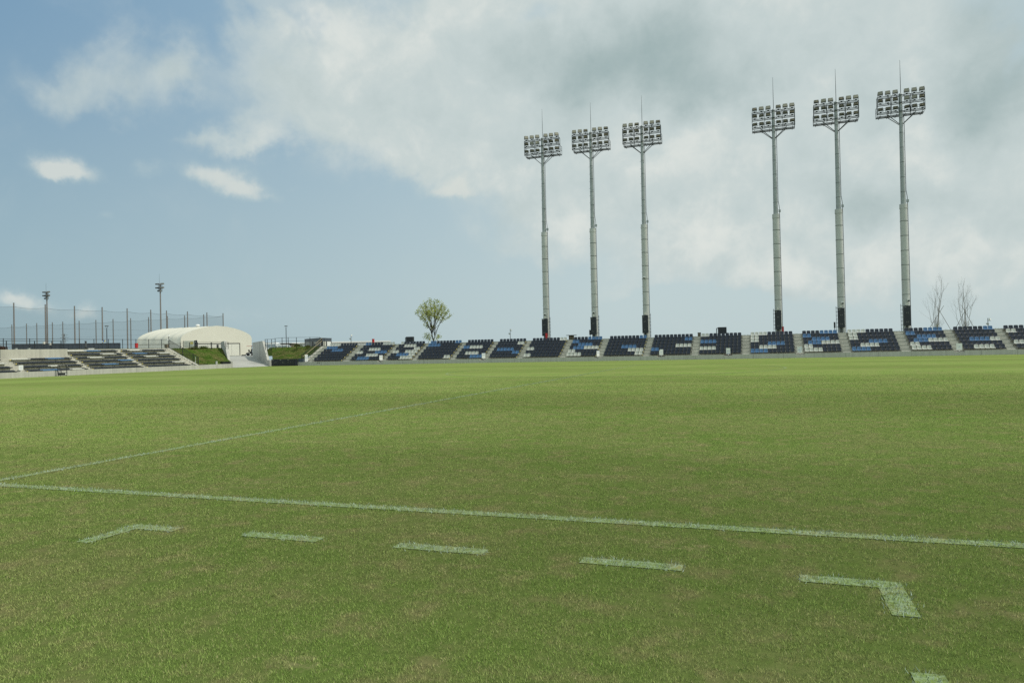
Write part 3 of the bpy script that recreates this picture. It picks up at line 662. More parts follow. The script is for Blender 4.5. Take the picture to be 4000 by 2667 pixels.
# ------------------------------------------------------------------ light masts behind the far stand
PY, ZG = 87.0, 2.2
PX = [-25.51, -19.19, -12.80, 2.30, 8.90, 15.36]
def floodlight(parent, x, y, z, yaw, tilt, frosted, grp):
    o = MB()
    # local: face looks to -Y
    o.box(-.24, .24, -.02, .12, -.21, .21); 
    for i in range(5): o.box(-.17 + .085 * i - .008, -.17 + .085 * i + .008, .12, .17, -.16, .16)
    h = o.build('floodlight', M['frame'], parent); h.location = (x, y, z); h.rotation_euler = (-tilt, 0, yaw)
    l = MB()
    if frosted:
        l.box(-.225, .225, -.032, -.018, -.195, .195); l.build('lens', M['frost'], h)
    else:
        l.box(-.225, .225, -.030, -.018, -.195, .195, 0)
        for j in range(2):
            for i in range(3):
                cx, cz = -.14 + .14 * i, -.09 + .18 * j
                l.prism([(cx - .05, -.0305, cz - .06), (cx + .05, -.0305, cz - .06), (cx, -.0305, cz + .06)], (0, -.006, 0), 1)
        l.build('lens', [M['led'], M['amber']], h)
    k = MB(); k.box(-.275, -.25, -.0, .06, -.30, .02); k.box(.25, .275, 0, .06, -.30, .02); k.box(-.275, .275, 0, .06, -.32, -.30); k.box(-.10, .10, -.03, .10, -.40, -.32)
    kk = k.build('mount', M['frame'], parent); kk.location = (x, y, z); kk.rotation_euler = (0, 0, yaw)
MLAB = ['leftmost tall light mast with a red box at its foot', 'second tall light mast from the left, small black box beside its cabinet', 'third tall light mast from the left, right of the gap-free trio on the left',
        'fourth tall light mast, first after the wide gap, red post beside its cabinet', 'fifth tall light mast from the left with a slim black box on a post', 'tallest looking light mast at far right next to the bare trees']
MLAB[2] = 'third tall light mast from the left, just before the wide gap'
def mast(i):
    t = thing('light_mast', MLAB[i], 'light mast', (PX[i], PY, ZG), 0, 'tall floodlight masts behind the far stand')
    Z = lambda z: z - ZG
    b = MB(); b.tube((0, 0, -.6), (0, 0, Z(16.05)), .385, .365, 24)
    for z in (3.0, 4.6, 6.21, 7.82, 9.43, 11.0, 12.62, 14.22): b.tube((0, 0, Z(z)), (0, 0, Z(z) + .035), .392, .392, 24, 1)
    b.tube((0, 0, Z(15.6)), (0, 0, Z(16.08)), .40, .385, 24)
    b.build('lower_pole', [M['polelow'], M['frame']], t, True)
    b = MB(); b.tube((0, 0, Z(16.0)), (0, 0, Z(28.12)), .255, .165, 20); b.tube((0, 0, Z(28.12)), (0, 0, Z(28.22)), .165, .09, 20)
    z = 17.4
    while z < 27.5: r = .255 - (z - 16) / 12.1 * .09; b.tube((0, 0, Z(z)), (0, 0, Z(z) + .035), r + .007, r + .007, 20, 1); z += 1.62
    b.build('upper_pole', [M['galv'], M['frame']], t, True)
    b = MB(); b.tube((.05, .05, Z(28.1)), (.05, .05, Z(30.0)), .032, .028, 6); b.tube((.05, .05, Z(30)), (.05, .05, Z(31.9)), .027, .012, 6); b.build('lightning_rod', M['frame'], t)
    # lamp frame
    b = MB(); X0, X1 = -2.31, 2.29
    for zz in (27.95, 27.15, 26.2):
        for yy in (-.30, .22): b.box(X0, X1, yy - .03, yy + .03, Z(zz) - .035, Z(zz) + .035)
        for xx in (X0 + .02, -1.2, 0.35, -.35, 1.2, X1 - .02): b.box(xx - .025, xx + .025, -.30, .22, Z(zz) - .025, Z(zz) + .025)
    for xx in (X0, -.93, .95, X1):
        b.box(xx - .028, xx + .028, -.335, -.275, Z(26.05), Z(27.99)); b.box(xx - .02, xx + .02, .19, .25, Z(26.05), Z(27.95))
    b.build('lamp_frame', M['frame'], t)
    b = MB()
    for yy in (.27, .55, .83, 1.05): b.box(X0 - .02, X1 + .02, yy - .02, yy + .02, Z(25.97), Z(26.02))
    for k in range(12): xx = X0 + (X1 - X0) * k / 11; b.box(xx - .015, xx + .015, .25, 1.06, Z(25.98), Z(26.0))
    for k in range(6): xx = X0 + .25 + (X1 - X0 - .5) * k / 5; b.box(xx - .025, xx + .025, -.3, 1.0, Z(25.86), Z(25.95))
    b.build('walkway', M['frame'], t)
    b = MB()
    for xx in (X0, -1.15, 0, 1.15, X1): b.box(xx - .018, xx + .018, 1.03, 1.066, Z(26), Z(27.05))
    for zz in (26.55, 26.85, 27.05): b.box(X0, X1, 1.035, 1.06, Z(zz) - .012, Z(zz) + .012)
    for xx in (X0, X1):
        for zz in (26.55, 27.05): b.box(xx - .012, xx + .012, .22, 1.05, Z(zz) - .012, Z(zz) + .012)
    b.build('walkway_railing', M['frame'], t)
    for sx in (-1, 1):
        for yy in (-.28, .5):
            b = MB(); b.tube((sx * .17, yy * .4, Z(24.85)), (sx * 1.42, yy, Z(26.0)), .038, .038, 8); b.build('brace', M['frame'], t)
    # services on the shaft
    sd = 1
    b = MB(); b.path([(.27 * sd, 0, Z(26.0)), (.30 * sd, 0, Z(24.6)), (.30 * sd, 0, Z(17.6)), (.40 * sd, 0, Z(16.9)), (.42 * sd, 0, Z(16.5))], .03, 6); b.path([(.42 * sd, .0, Z(16.3)), (.43 * sd, 0, Z(2.3))], .03, 6); b.build('conduit', M['frame'], t)
    b = MB(); b.box(.32, .54, -.1, .12, Z(16.28), Z(16.56)); b.build('junction_box', M['galv'], t)
    s2 = 1 if i < 3 else -1
    b = MB(); b.tube((s2 * .52, .0, Z(2.2)), (s2 * .52, 0, Z(5.2)), .022, .022, 6)
    for k in range(7): b.box(min(s2 * .34, s2 * .56), max(s2 * .34, s2 * .56), -.03, .03, Z(2.5 + .42 * k) - .02, Z(2.5 + .42 * k) + .02)
    for k in range(22): zz = 5.8 + .9 * k; r = .36 if zz < 16 else .22; b.box(min(-s2 * r, -s2 * (r + .1)), max(-s2 * r, -s2 * (r + .1)), -.012, .012, Z(zz) - .012, Z(zz) + .012)
    b.build('climbing_steps', M['black'], t)
    # cabinet with doors
    cx = [-.01, -.03, -.04, -.06, -.08, -.04][i] + (0, 0, 0, 0, .0, .0)[i]
    b = MB(); b.box(cx - .345, cx + .345, -.82, -.45, Z(2.80), Z(4.92)); b.box(cx - .365, cx + .365, -.84, -.43, Z(4.92), Z(4.97)); b.box(cx - .006, cx + .006, -.824, -.82, Z(2.84), Z(4.88))
    c = b.build('control_cabinet', M['cab'], t)
    for zz in (4.2, 3.2):
        for sx in (-.075, .075):
            b = MB(); b.box(cx + sx - .012, cx + sx + .012, -.85, -.82, Z(zz) - .07, Z(zz) + .07); b.build('door_handle', M['bracket'], c)
    b = MB(); b.box(cx - .28, cx - .10, -.824, -.82, Z(4.80), Z(4.84)); b.build('maker_plate', M['bracket'], c)
    b = MB()
    for k in range(4): b.path([(cx - .1 + .06 * k, -.6, Z(2.8)), (cx - .12 + .08 * k, -.55, Z(2.15))], .022, 5)
    b.box(cx - .05, cx + .05, -.46, -.36, Z(3.2), Z(3.3)); b.box(cx - .05, cx + .05, -.46, -.36, Z(4.5), Z(4.6)); b.build('cabinet_cables', M['black'], t)
    b = MB(); b.box(cx - .11, cx + .11, -.55, -.37, Z(5.03), Z(5.27)); b.build('speaker_horn', M['cream2'], t)
    if i in (0, 1, 2, 4, 5):
        zc = 9.55 if i == 2 else 5.58; xc = (-.02, -.02, -.08, .0, .10, .16)[i]
        b = MB(); b.box(xc - .14, xc + .14, -.62, -.36, Z(zc), Z(zc) + .10); b.box(xc - .12, xc + .12, -.58, -.36, Z(zc) - .1, Z(zc)); c = b.build('camera_housing', M['wpaint'], t)
        b = MB(); b.box(xc - .08, xc + .10, -.625, -.585, Z(zc) - .16, Z(zc) - .01); b.build('camera_lens', M['black'], c)
    rows = [(27.95, (1, 1, 0, 1, 1, 0)), (27.15, (0,) * 6), (26.2, (0,) * 6)]
    if i == 0: rows = [(27.95, (1,) * 6), (27.15, (0, 1, 1, 0, 0, 0)), (26.2, (0,) * 6)]
    if i in (3, 4): rows[0] = (27.95, (0, 1, 1, 0, 1, 1))
    if i == 5: rows = [(27.95, (1,) * 6), (27.15, (0, 0, 0, 1, 1, 0)), (26.2, (0,) * 6)]
    yb = (.42, .26, .14, .0, -.06, -.18)[i]
    for ri, (zz, fr) in enumerate(rows):
        for k, xx in enumerate((-2.02, -1.28, -.55, .56, 1.29, 2.02)):
            yaw = yb + (.22 if (k + ri + i) % 5 == 0 else -.06) * (1 if i < 3 else -1) * .6
            floodlight(t, xx, -.34, Z(zz) + .44, yaw, (.30 if fr[k] else .62) + .05 * ((k * 7 + ri) % 3), fr[k], i)
for i in range(6): mast(i)

# ------------------------------------------------------------------ small things behind the far stand
def speaker(px0, py0, px1, py1, lab):
    a, c = atY(px0, py0, 86), atY(px1, py1, 86); cx = (a[0] + c[0]) / 2; w = c[0] - a[0]; top = (a[2] + atY(px1, py0, 86)[2]) / 2
    t = thing('loudspeaker', lab, 'loudspeaker', (cx, 86, ZG), 0, 'black loudspeakers behind the far stand')
    b = MB(); b.box(-w / 2, w / 2, -.05, .45, .30, top - ZG); b.build('cabinet', M['black'], t)
    b = MB(); b.box(-w / 2 + .04, w / 2 - .04, -.065, -.05, .34, top - ZG - .04); b.build('grille', M['cab'], t)
    b = MB(); b.path([(-w / 2 + .02, .1, top - ZG - .12), (-w / 2 - .15, .1, top - ZG - .12), (-w / 2 - .15, .1, -.1)], .045, 8); b.build('support_pipe', M['black'], t)
    b = MB(); [b.box(s * (w / 2 - .08) - .03, s * (w / 2 - .08) + .03, .15, .21, -.2, .3) for s in (-1, 1)]; b.build('stand_legs', M['black'], t)
speaker(1586, 1315, 1612, 1332, 'black loudspeaker left of the leafy young tree'); speaker(2804, 1277.5, 2838, 1298, 'black loudspeaker on a bent pipe left of the fourth mast')
def red_post(px0, py0, px1, py1, lab, Y=86.0, X=None, base=ZG, legs=True):
    f = (lambda x, y: atX(x, y, X)) if X else (lambda x, y: atY(x, y, Y))
    a, c = f(px0, py0), f(px1, py1); m = (a + f(px1, py0)) / 2; w = np.linalg.norm(f(px1, py0)[:2] - a[:2]); h = m[2] - base
    t = thing('extinguisher_stand', lab, 'extinguisher stand', (m[0], m[1], base), 0, 'red fire extinguisher stands')
    b = MB(); b.tube((0, 0, .14), (0, 0, h), w / 2, w / 2, 14); b.tube((0, 0, h), (0, 0, h + .02), w / 2 + .012, w / 2 + .012, 14); b.build('red_cover', M['red'], t, True)
    for s in ((-1, -1), (1, -1), (1, 1), (-1, 1)):
        b = MB(); b.box(s[0] * w * .3 - .015, s[0] * w * .3 + .015, s[1] * w * .3 - .015, s[1] * w * .3 + .015, -.15, .15); b.build('foot', M['red'], t)
red_post(1453.5, 1324, 1462, 1338, 'red cylinder stand behind the second seat block from the left'); red_post(2130, 1301.5, 2138.5, 1322, 'red cylinder stand in front of the leftmost light mast', Y=85.6); red_post(3054, 1276, 3062, 1293, 'red post stand right of the fourth mast cabinet', Y=86.4)
red_post(528, 1341, 537.5, 1361, 'red cylinder stand at the left end of the pale hall', X=-68.9, base=2.24)
# cable-drum table and bin
a, c = atY(2211, 1308.5, 86), atY(2249.5, 1309.5, 86)
t = thing('table', 'weathered wooden table with a wide dark top behind the far stand', 'table', ((a[0] + c[0]) / 2, 86.2, ZG))
b = MB(); b.tube((0, 0, .56), (0, 0, .62), .66, .66, 24); b.build('table_top', M['black'], t)
b = MB()
for k in range(14): an = 2 * math.pi * k / 14; b.beam((.31 * math.cos(an), .31 * math.sin(an), 0), (.31 * math.cos(an), .31 * math.sin(an), .56), .13, .03, 0, up=(math.cos(an), math.sin(an), 0))
b.tube((0, 0, 0), (0, 0, .56), .29, .29, 16); b.build('pedestal', M['tan'], t)
t = thing('bin', 'small dark bin standing alone on the rim of the far stand', 'bin', (-6.5, 86, ZG)); b = MB(); b.tube((0, 0, -.05), (0, 0, .44), .17, .19, 14); b.build('bin_body', M['tan'], t, True); b = MB(); b.tube((0, 0, .44), (0, 0, .49), .21, .21, 14); b.build('bin_rim', M['black'], t)
def slim_box(x, z0, z1, w, lab, post=True):
    t = thing('control_box', lab, 'control box', (x, 86.2, ZG)); b = MB(); b.box(-w / 2, w / 2, 0, .15, z0 - ZG, z1 - ZG); b.box(-w / 2 - .015, w / 2 + .015, -.01, .16, z1 - ZG, z1 - ZG + .02); b.build('box_body', M['cab'], t); b = MB(); b.box(-.03, .03, .05, .11, -.1, z0 - ZG); b.build('post', M['frame'], t)
slim_box(-19.66, 2.78, 3.37, .20, 'small black box left of the second mast cabinet'); slim_box(8.12, 2.78, 3.42, .17, 'slim black box on a post left of the fifth mast')
def cam_pole(p, top, lab, kind=0):
    t = thing('camera_pole', lab, 'camera pole', (p[0], p[1], ZG if p[1] > 80 else 2.24), 0, 'slim poles with cameras and horns'); h = top - (ZG if p[1] > 80 else 2.24)
    b = MB(); b.tube((0, 0, -.3), (0, 0, h), .035, .03, 8); b.build('pole', M['black'], t)
    b = MB(); b.box(.0, .26, -.05, -.02, h - .30, h - .27); b.box(-.16, .1, -.05, -.02, h - .62, h - .59); b.build('arm', M['frame'], t)
    b = MB(); b.tube((.10, -.06, h - .16), (.20, -.18, h - .12), .04, .09, 10); b.box(.09, .16, -.06, .04, h - .24, h + .02); b.build('horn_speaker', M['wpaint'], t)
    b = MB(); b.box(-.18, .02, -.20, -.04, h - .64, h - .52); b.sphere((-.02, -.1, h - .67), .07, 8); b.build('camera', M['wpaint' if kind else 'bracket'], t)
cam_pole(atY(1371, 1310, 87), 3.78, 'camera pole with white horn behind the leftmost seat block'); cam_pole(atY(1993, 1300, 87), 3.84, 'thin camera pole between the leafy tree and the leftmost mast'); cam_pole(atY(3859, 1260, 87), 3.38, 'short camera pole right of the bare trees'); cam_pole(atX(659, 1340, -68.6), 3.95, 'camera pole with white horn at the top of the left stand stairs', 1)

# sign posts along the foot of the stands
def sign(x, y, z, yaw, lab, w=.44, h=.64, cut=0.0, pr=0, grp='white sign boards along the stand walls'):
    t = thing('sign', lab, 'sign', (x, y, z), yaw, grp)
    b = MB(); b.tube((0, .03, 0), (0, .03, .05), .16, .13, 14); b.build('base', M['black'], t)
    b = MB(); b.tube((0, .03, .05), (0, .03, .5), .025, .025, 8); b.build('pole', M['wpaint'], t)
    b = MB(); z0 = .22; po = [(-w / 2, 0, z0), (w / 2, 0, z0), (w / 2, 0, z0 + h), (-w / 2 + cut, 0, z0 + h), (-w / 2, 0, z0 + h - cut * 1.8)] if cut else [(-w / 2, 0, z0), (w / 2, 0, z0), (w / 2, 0, z0 + h), (-w / 2, 0, z0 + h)]
    b.prism(po, (0, -.02, 0)); p = b.build('panel', M['wpaint'], t)
    rr = random.Random(int(abs(x) * 100)); b = MB()
    def line(zc, x0, x1, hh):
        xx = x0
        while xx < x1: ww = rr.uniform(.012, .03); b.box(xx, min(xx + ww, x1), -.0245, -.02, zc - hh * rr.uniform(.35, .5), zc + hh * rr.uniform(.3, .5)); xx += ww + .006
    if pr == 0: line(z0 + h * .50, -w * .36, w * .34, .05); line(z0 + h * .12, -w * .36, w * .36, .06)
    elif pr == 1: line(z0 + h * .48, -w * .34, w * .36, .06); line(z0 + h * .16, -w * .25, w * .30, .04); [line(z0 + h * .66 + .03 * k, -w * .36 + .05 * k, -w * .30 + .06 * k, .03) for k in range(5)]; [b.box(w * .32, w * .37, -.0245, -.02, z0 + h * .6, z0 + h * .93)]
    elif pr == 2: line(z0 + h * .5, -w * .12, w * .14, .04)
    else: line(z0 + h * .62, -w * .4, w * .4, .035); line(z0 + h * .94, -w * .4, w * .4, .04)
    b.build('print', M['bluep'], p)
SY = 80.36
for px, yaw, lab, kw in ((1488, .9, 'white sign board turned sideways below the second and third seat blocks', dict(pr=3)), (1889, .55, 'white sign board in the wall notch below the fifth seat block', dict(pr=3)), (2336, 1.0, 'narrow looking sign board with a blue band, left of the three front-facing boards', dict(pr=3)),
        (2583, .25, 'white sign board with one slanted upper corner', dict(cut=.10, pr=2)), (2845, 0, 'white sign board with two blue text lines before the dark seats', dict(pr=0)), (3125, -.1, 'white sign board with a blue picture above its text', dict(pr=1, w=.47)), (3748, -.1, 'rightmost white sign board with one small blue mark', dict(pr=2, w=.5))):
    p = atY(px, 1390, SY); sign(p[0], SY, -.03, yaw, lab, **kw)
sign(-57.05, 80.35, -.02, .75, 'bluish white board leaning by the foot of the far stand stairs', w=.40, h=.9, pr=1)
p = atX(764, 1425, -63.4); sign(p[0], p[1], .18, 2.35, 'thin white board seen edge-on below the left stand railing', h=.75, pr=2)
p = atX(82, 1440, -63.6); sign(p[0], p[1], .12, .95, 'white board on a pole at the left end stand aisle', w=.35, h=.45, pr=2)

# ------------------------------------------------------------------ cabinets, trolley and pads at pitch level
t = thing('storage_cabinet', 'long black storage cabinet on the pitch edge below the right grass bank', 'cabinet', (-61.9, 79.35, ZB))
b = MB(); b.box(0, 3.75, 0, .6, .06, .90); b.box(-.02, 3.77, -.03, .62, .90, .93); b.box(.03, 3.72, .03, .57, -.02, .06); b.build('body', M['cab'], t)
for k in range(3):
    b = MB(); b.box(.03 + 1.235 * k, 1.225 + 1.235 * k, -.018, -.001, .09, .87); d = b.build('door', M['cab'], t)
    for hx in ((.55, .72) if k < 2 else (.2, .6)): b = MB(); b.box(.03 + 1.235 * k + hx, .05 + 1.235 * k + hx, -.05, -.018, .40, .56); b.build('handle', M['bracket'], d)
    b = MB(); b.box(.1 + 1.235 * k, .36 + 1.235 * k, -.022, -.018, .78, .83); b.build('maker_plate', M['bracket'], d)
t = thing('utility_box', 'small dark box behind the right end of the long black cabinet', 'box', (-58.35, 80.35, .1)); b = MB(); b.box(0, .75, -.05, .5, -.1, .45); b.build('body', M['fascia'], t); b = MB(); b.box(-.02, .77, -.08, .52, .45, .48); b.build('lid', M['fascia'], t)
# pads and stub on the little wall below the left bank
p, q = atX(640 + 1180 / 8.4, 1425, XW - .1), atX(640 + 1440 / 8.4, 1424, XW - .1); t = thing('rubber_pad', 'thin black mat lying on the low wall at the foot of the railing', 'mat', (XW - .15, (p[1] + q[1]) / 2, LZ1)); b = MB(); b.prism([(-.2, -(q[1] - p[1]) / 2, 0), (.1, -(q[1] - p[1]) / 2, 0), (.1, (q[1] - p[1]) / 2, 0), (-.2, (q[1] - p[1]) / 2, 0)], (0, 0, .07)); b.build('mat', M['black'], t)
p, q = atX(640 + 1912 / 8.4, 1420, XW - .2), atX(640 + 2175 / 8.4, 1420, XW - .2); L = q[1] - p[1]; t = thing('planter_box', 'black trough on the low wall beside the left wing wall', 'trough', (XW - .3, (p[1] + q[1]) / 2, LZ1)); b = MB(); b.box(-.2, .2, -L / 2, L / 2, .02, .26); b.box(-.23, .23, -L / 2 - .02, L / 2 + .02, .26, .30); b.build('trough', M['black'], t)
p = atX(640 + 1728 / 8.4, 1420, XW - .25); t = thing('drain_stub', 'short pale pipe stub on the low wall below the left bank', 'pipe', (p[0], p[1], LZ1)); b = MB(); b.tube((0, 0, -.05), (0, 0, .36), .12, .12, 12); b.tube((0, 0, .36), (0, 0, .39), .135, .135, 12); b.build('stub', M['polelow'], t)
# black equipment trolley at the foot of the end stand
p = atX(200 + 760 / 17.42, 1390 + 1330 / 17.42, -62.7)
t = thing('trolley', 'black tubular equipment trolley standing against the end stand wall', 'trolley', (p[0], p[1], float(field_z(p[0], p[1])) - .01), math.radians(52))
b = MB(); W2, HT = .36, 1.02
b.path([(-W2, 0, .12), (-W2, 0, HT), (W2, 0, HT), (W2, 0, .12)], .032, 6); b.path([(-W2 + .06, .03, HT - .05), (W2 - .02, .03, HT - .05)], .028, 6); b.path([(-W2 + .08, 0, HT), (.0, -.15, .2)], .028, 6); b.path([(-W2 + .1, .02, HT - .3), (-.12, -.1, .2)], .02, 6); b.build('push_frame', M['black'], t)
b = MB(); b.box(-W2, W2 + .02, -.35, .05, .08, .26); b.box(-W2 - .02, W2 + .04, -.37, .07, .26, .30); b.build('tray', M['black'], t)
for sx in (-1, 1):
    for yy in (-.3, .0):
        b = MB(); b.tube((sx * (W2 - .03) - .02, yy, .075), (sx * (W2 - .03) + .02, yy, .075), .075, .075, 12); b.build('wheel', M['tyre'], t)
b = MB(); b.box(.24, .33, -.372, -.36, .12, .25); b.build('tag_plate', M['wpaint'], t)

# ------------------------------------------------------------------ railings
def railing(name, label, posts, h, rails, pick=None, group=None, m='black', r=.03):
    P = [np.array(p, float) for p in posts]; t = thing(name, label, 'railing', P[0], 0, group); o = P[0]
    for p in P:
        q = p - o; b = MB(); b.box(q[0] - r, q[0] + r, q[1] - r, q[1] + r, q[2] - .15, q[2] + h); b.build('post', M[m], t)
    for z in rails:
        for a, c in zip(P, P[1:]): b = MB(); b.beam(a - o + [0, 0, z], c - o + [0, 0, z], .03, .035); b.build('rail', M[m], t)
    if pick:
        for a, c in zip(P, P[1:]):
            b = MB(); n = max(2, int(np.linalg.norm((c - a)[:2]) / pick))
            for k in range(1, n):
                q = a + (c - a) * k / n - o; b.box(q[0] - .011, q[0] + .011, q[1] - .011, q[1] + .011, q[2] + .06, q[2] + max(rails))
            b.beam(a - o + [0, 0, .06], c - o + [0, 0, .06], .03, .03); b.build('picket_panel', M[m], t)
    return t
yc = 67.95
railing('stair_railing', 'black picket railing running down the left stand beside the grass bank', [(LX1 - 4.55, yc, 2.30), (LX1 - 2.45, yc, 1.27), (LX1 - .85, yc, .48), (LX1 - .1, yc, .1)], 1.05, [1.0], .12)
xr = XL - .02
t = railing('stair_railing', 'picket railing with a tan handrail along the far stand stairs', [(xr, 80.35, .10), (xr, 81.3, .52), (xr, 83.3, 1.50), (xr, 84.9, 2.24)], 1.05, [1.0], .13)
b = MB(); b.path([(.10, .05, .72), (.10, .95, 1.12), (.10, 2.95, 2.10), (.10, 4.55, 2.86)], .045, 8); b.build('handrail', M['rail'], t)
b = MB(); b.path([(.10, 4.55, 2.86), (.10, 4.6, 3.25)], .03, 6); b.path([(.10, 2.95, 2.45), (.10, 4.6, 3.25)], .035, 8); b.build('handrail', M['rail'], t)
for dx in (.06, .42): b = MB(); b.box(dx, dx + .07, 4.55, 4.62, 2.0, 3.2); b.build('gate_post', M['black'], t)
# guard railing on the wall behind the low block, and the long fence on the raised ground
railing('guard_railing', 'three-rail dark guard railing on top of the left back wall', [(-67.3, atX(px, 1370, -67.3)[1], 2.27) for px in (-60, 25.3, 135.4, 203, 239)], .85, [.28, .56, .82])
FX = -72.5; fy = [atX(px, 1340, FX)[1] for px in (-40, 13, 116, 246, 309.5, 367, 424, 479, 531, 581, 631, 659)]
railing('fence', 'long dark post and wire fence on the raised ground behind the left stand', [(FX, y, 2.22) for y in fy], 1.28, [1.22, .62], r=.025)
def Pd(px, D, z): q = atD(px, 1340, D); return (q[0], q[1], z)
railing('fence', 'thin dark fence on the bank in front of the white hall doors', [Pd(704, 85, 2.22), Pd(739.5, 86, 2.22), Pd(772, 87, 2.22), Pd(824, 88, 2.22), Pd(827, 88.2, 2.22), Pd(882, 89, 2.2), Pd(891, 89.2, 2.2)], .72, [.70, .48, .25], r=.025)
railing('fence', 'thin dark fence on the crest of the right grass bank', [Pd(px, D, z) for px, D, z in ((1036, 97, 2.0), (1044, 97.2, 2.0), (1061, 97.5, 2.0), (1075, 97.8, 2.1), (1102, 98, 2.18), (1126, 98.4, 2.2), (1158, 99, 2.2), (1211, 100, 2.2), (1250, 101, 2.2))], 1.35, [1.32, .85], r=.028)
# banner panel and black roll-up beside the hall
a, c = atD(716, 1350, 90), atD(760, 1350, 90)
t = thing('banner', 'pale banner with a faint yellow patch on the fence before the hall', 'banner', ((a + c) / 2 * [1, 1, 0] + [0, 0, 2.22]), math.atan2(c[1] - a[1], c[0] - a[0])); w2 = np.linalg.norm((c - a)[:2]) / 2
b = MB(); b.grid(lambda u, z: (u, .012 * math.sin(u * 9), z), np.linspace(-w2, w2, 14), np.linspace(.12, .98, 4)); b.grid(lambda u, z: (u, .012 * math.sin(u * 9) + .008, z), np.linspace(-w2, w2, 14)[::-1], np.linspace(.12, .98, 4)); p_ = b.build('banner_cloth', M['cream2'], t)
b = MB(); b.box(w2 * .25, w2 * .75, -.03, -.022, .55, .85); b.build('yellow_patch', M['yellow'], p_)
for s in (-1, 1): b = MB(); b.box(s * w2 - .02, s * w2 + .02, -.02, .02, -.1, 1.02); b.build('banner_post', M['black'], t)
p = atD(765, 1345, 91); t = thing('vending_column', 'narrow black column with white marks beside the pale banner', 'column', (p[0], p[1], 2.2)); b = MB(); b.box(-.12, .14, -.1, .1, -.1, 1.05); b.tube((-.13, 0, .95), (.14, 0, 1.05), .06, .06, 8); b.build('column_body', M['black'], t); b = MB(); b.box(-.03, .04, -.106, -.1, .75, .9); b.box(-.06, .06, -.106, -.1, .42, .46); b.build('white_mark', M['wpaint'], t)
p = atX(652, 1352, -71); t = thing('equipment_box', 'small dark box behind the camera pole at the stair top', 'box', (p[0], p[1], 2.5)); b = MB(); b.box(-.2, .2, -.2, .2, -.1, .28); b.box(-.22, .22, -.22, .22, .28, .32); b.build('box_body', M['tan'], t); b = MB(); b.box(-.15, -.1, -.1, .1, -.4, -.1); b.box(.1, .15, -.1, .1, -.4, -.1); b.build('legs', M['black'], t)
# notice board seen from behind, planks and lights on the raised ground
a, c = atX(319, 1350, -71.2), atX(351, 1350, -71.2); t = thing('notice_board', 'dark navy notice board on legs behind the middle bench block', 'notice board', ((a + c) / 2 * [1, 1, 0] + [0, 0, 2.22]), math.atan2(c[1] - a[1], c[0] - a[0]) + .75); w2 = .55
b = MB(); b.box(-w2, w2, -.03, .03, .28, .95); b.box(-w2 - .02, w2 + .02, -.05, .05, .95, .99); b.build('panel', M['cab'], t)
for s in (-.42, -.2, .42): b = MB(); b.box(s - .03, s + .03, -.03, .03, -.1, .28); b.build('leg', M['black'], t)
p = atX(357, 1364, -70.6); t = thing('plank', 'short white plank lying right of the navy notice board', 'plank', (p[0], p[1], 2.28), .9); b = MB(); b.box(-.3, .3, -.08, .08, -.02, .10); b.build('board', M['wpaint'], t)
for px, py, lab in ((62.5, 1365, 'left of the two small pale ground boxes before the navy hoarding'), (113, 1364, 'right of the two small pale ground boxes before the navy hoarding')):
    p = atX(px, py, -69.5); t = thing('ground_box', lab, 'ground box', (p[0], p[1], 2.25)); b = MB(); b.box(-.09, .09, -.09, .09, 0, .17); b.build('box_body', M['polelow'], t); b = MB(); b.box(-.10, .10, -.10, .10, .17, .20); b.build('lid', M['glass'], t)
sb = atX(6, 1370, -69.5); q = np.column_stack([RNG.normal(0, .25, 500), RNG.normal(0, .25, 500), RNG.uniform(0, .25, 500)]) + [sb[0], sb[1], 2.2]
tag(blade_mesh('shrub', q.astype(np.float32), RNG.uniform(.15, .35, 500), RNG.uniform(.03, .06, 500), RNG.random(500), M['shrubleaf'], 1.0), 'dark reddish shrub at the far left edge above the end stand', 'shrub')
# navy site hoarding
a, b2 = atD(48, 1345, 118), atD(470, 1345, 128)
t = thing('hoarding', 'long navy corrugated hoarding below the ball nets on the left', 'fence', (a[0], a[1], .95), math.atan2(b2[1] - a[1], b2[0] - a[0])); Lh = np.linalg.norm((b2 - a)[:2]); b = MB(); n = int(Lh / .16)
za, zb_ = atD(48, 1345.5, 118)[2] - .95, atD(470, 1340, 128)[2] - .95
pts = [(Lh * i / n, .05 if i % 4 < 2 else 0) for i in range(n + 1)]
for (x0, y0), (x1, y1) in zip(pts, pts[1:]): h0, h1 = za + (zb_ - za) * x0 / Lh, za + (zb_ - za) * x1 / Lh; b.quad((x0, y0, -.2), (x1, y1, -.2), (x1, y1, h1), (x0, y0, h0))
b.build('corrugated_sheet', M['site'], t); b = MB(); b.beam((0, .02, za), (Lh, .02, zb_), .09, .08); b.build('top_rail', M['site'], t)
b = MB(); [b.box(Lh * k / 8 - .04, Lh * k / 8 + .04, .06, .14, -.2, za) for k in range(9)]; b.build('back_posts', M['site'], t)
for px, py0, py1, D, lab, w in ((171.5, 1335, 1344, 112, 'cream box on top of the hoarding below the left field mast', .28), (196, 1340, 1348, 111, 'small cream lamp box right of the cream box on the hoarding', .26)):
    p, q = atD(px, py1, D), atD(px, py0, D); t = thing('lamp_box', lab, 'lamp box', (p[0], p[1], .95)); b = MB(); b.box(-w / 2, w / 2, -.12, .12, p[2] - .95, q[2] - .95); b.build('box_body', M['cream2'], t); b = MB(); b.box(-.03, .03, -.03, .03, -.1, p[2] - .95); b.build('post', M['black'], t)
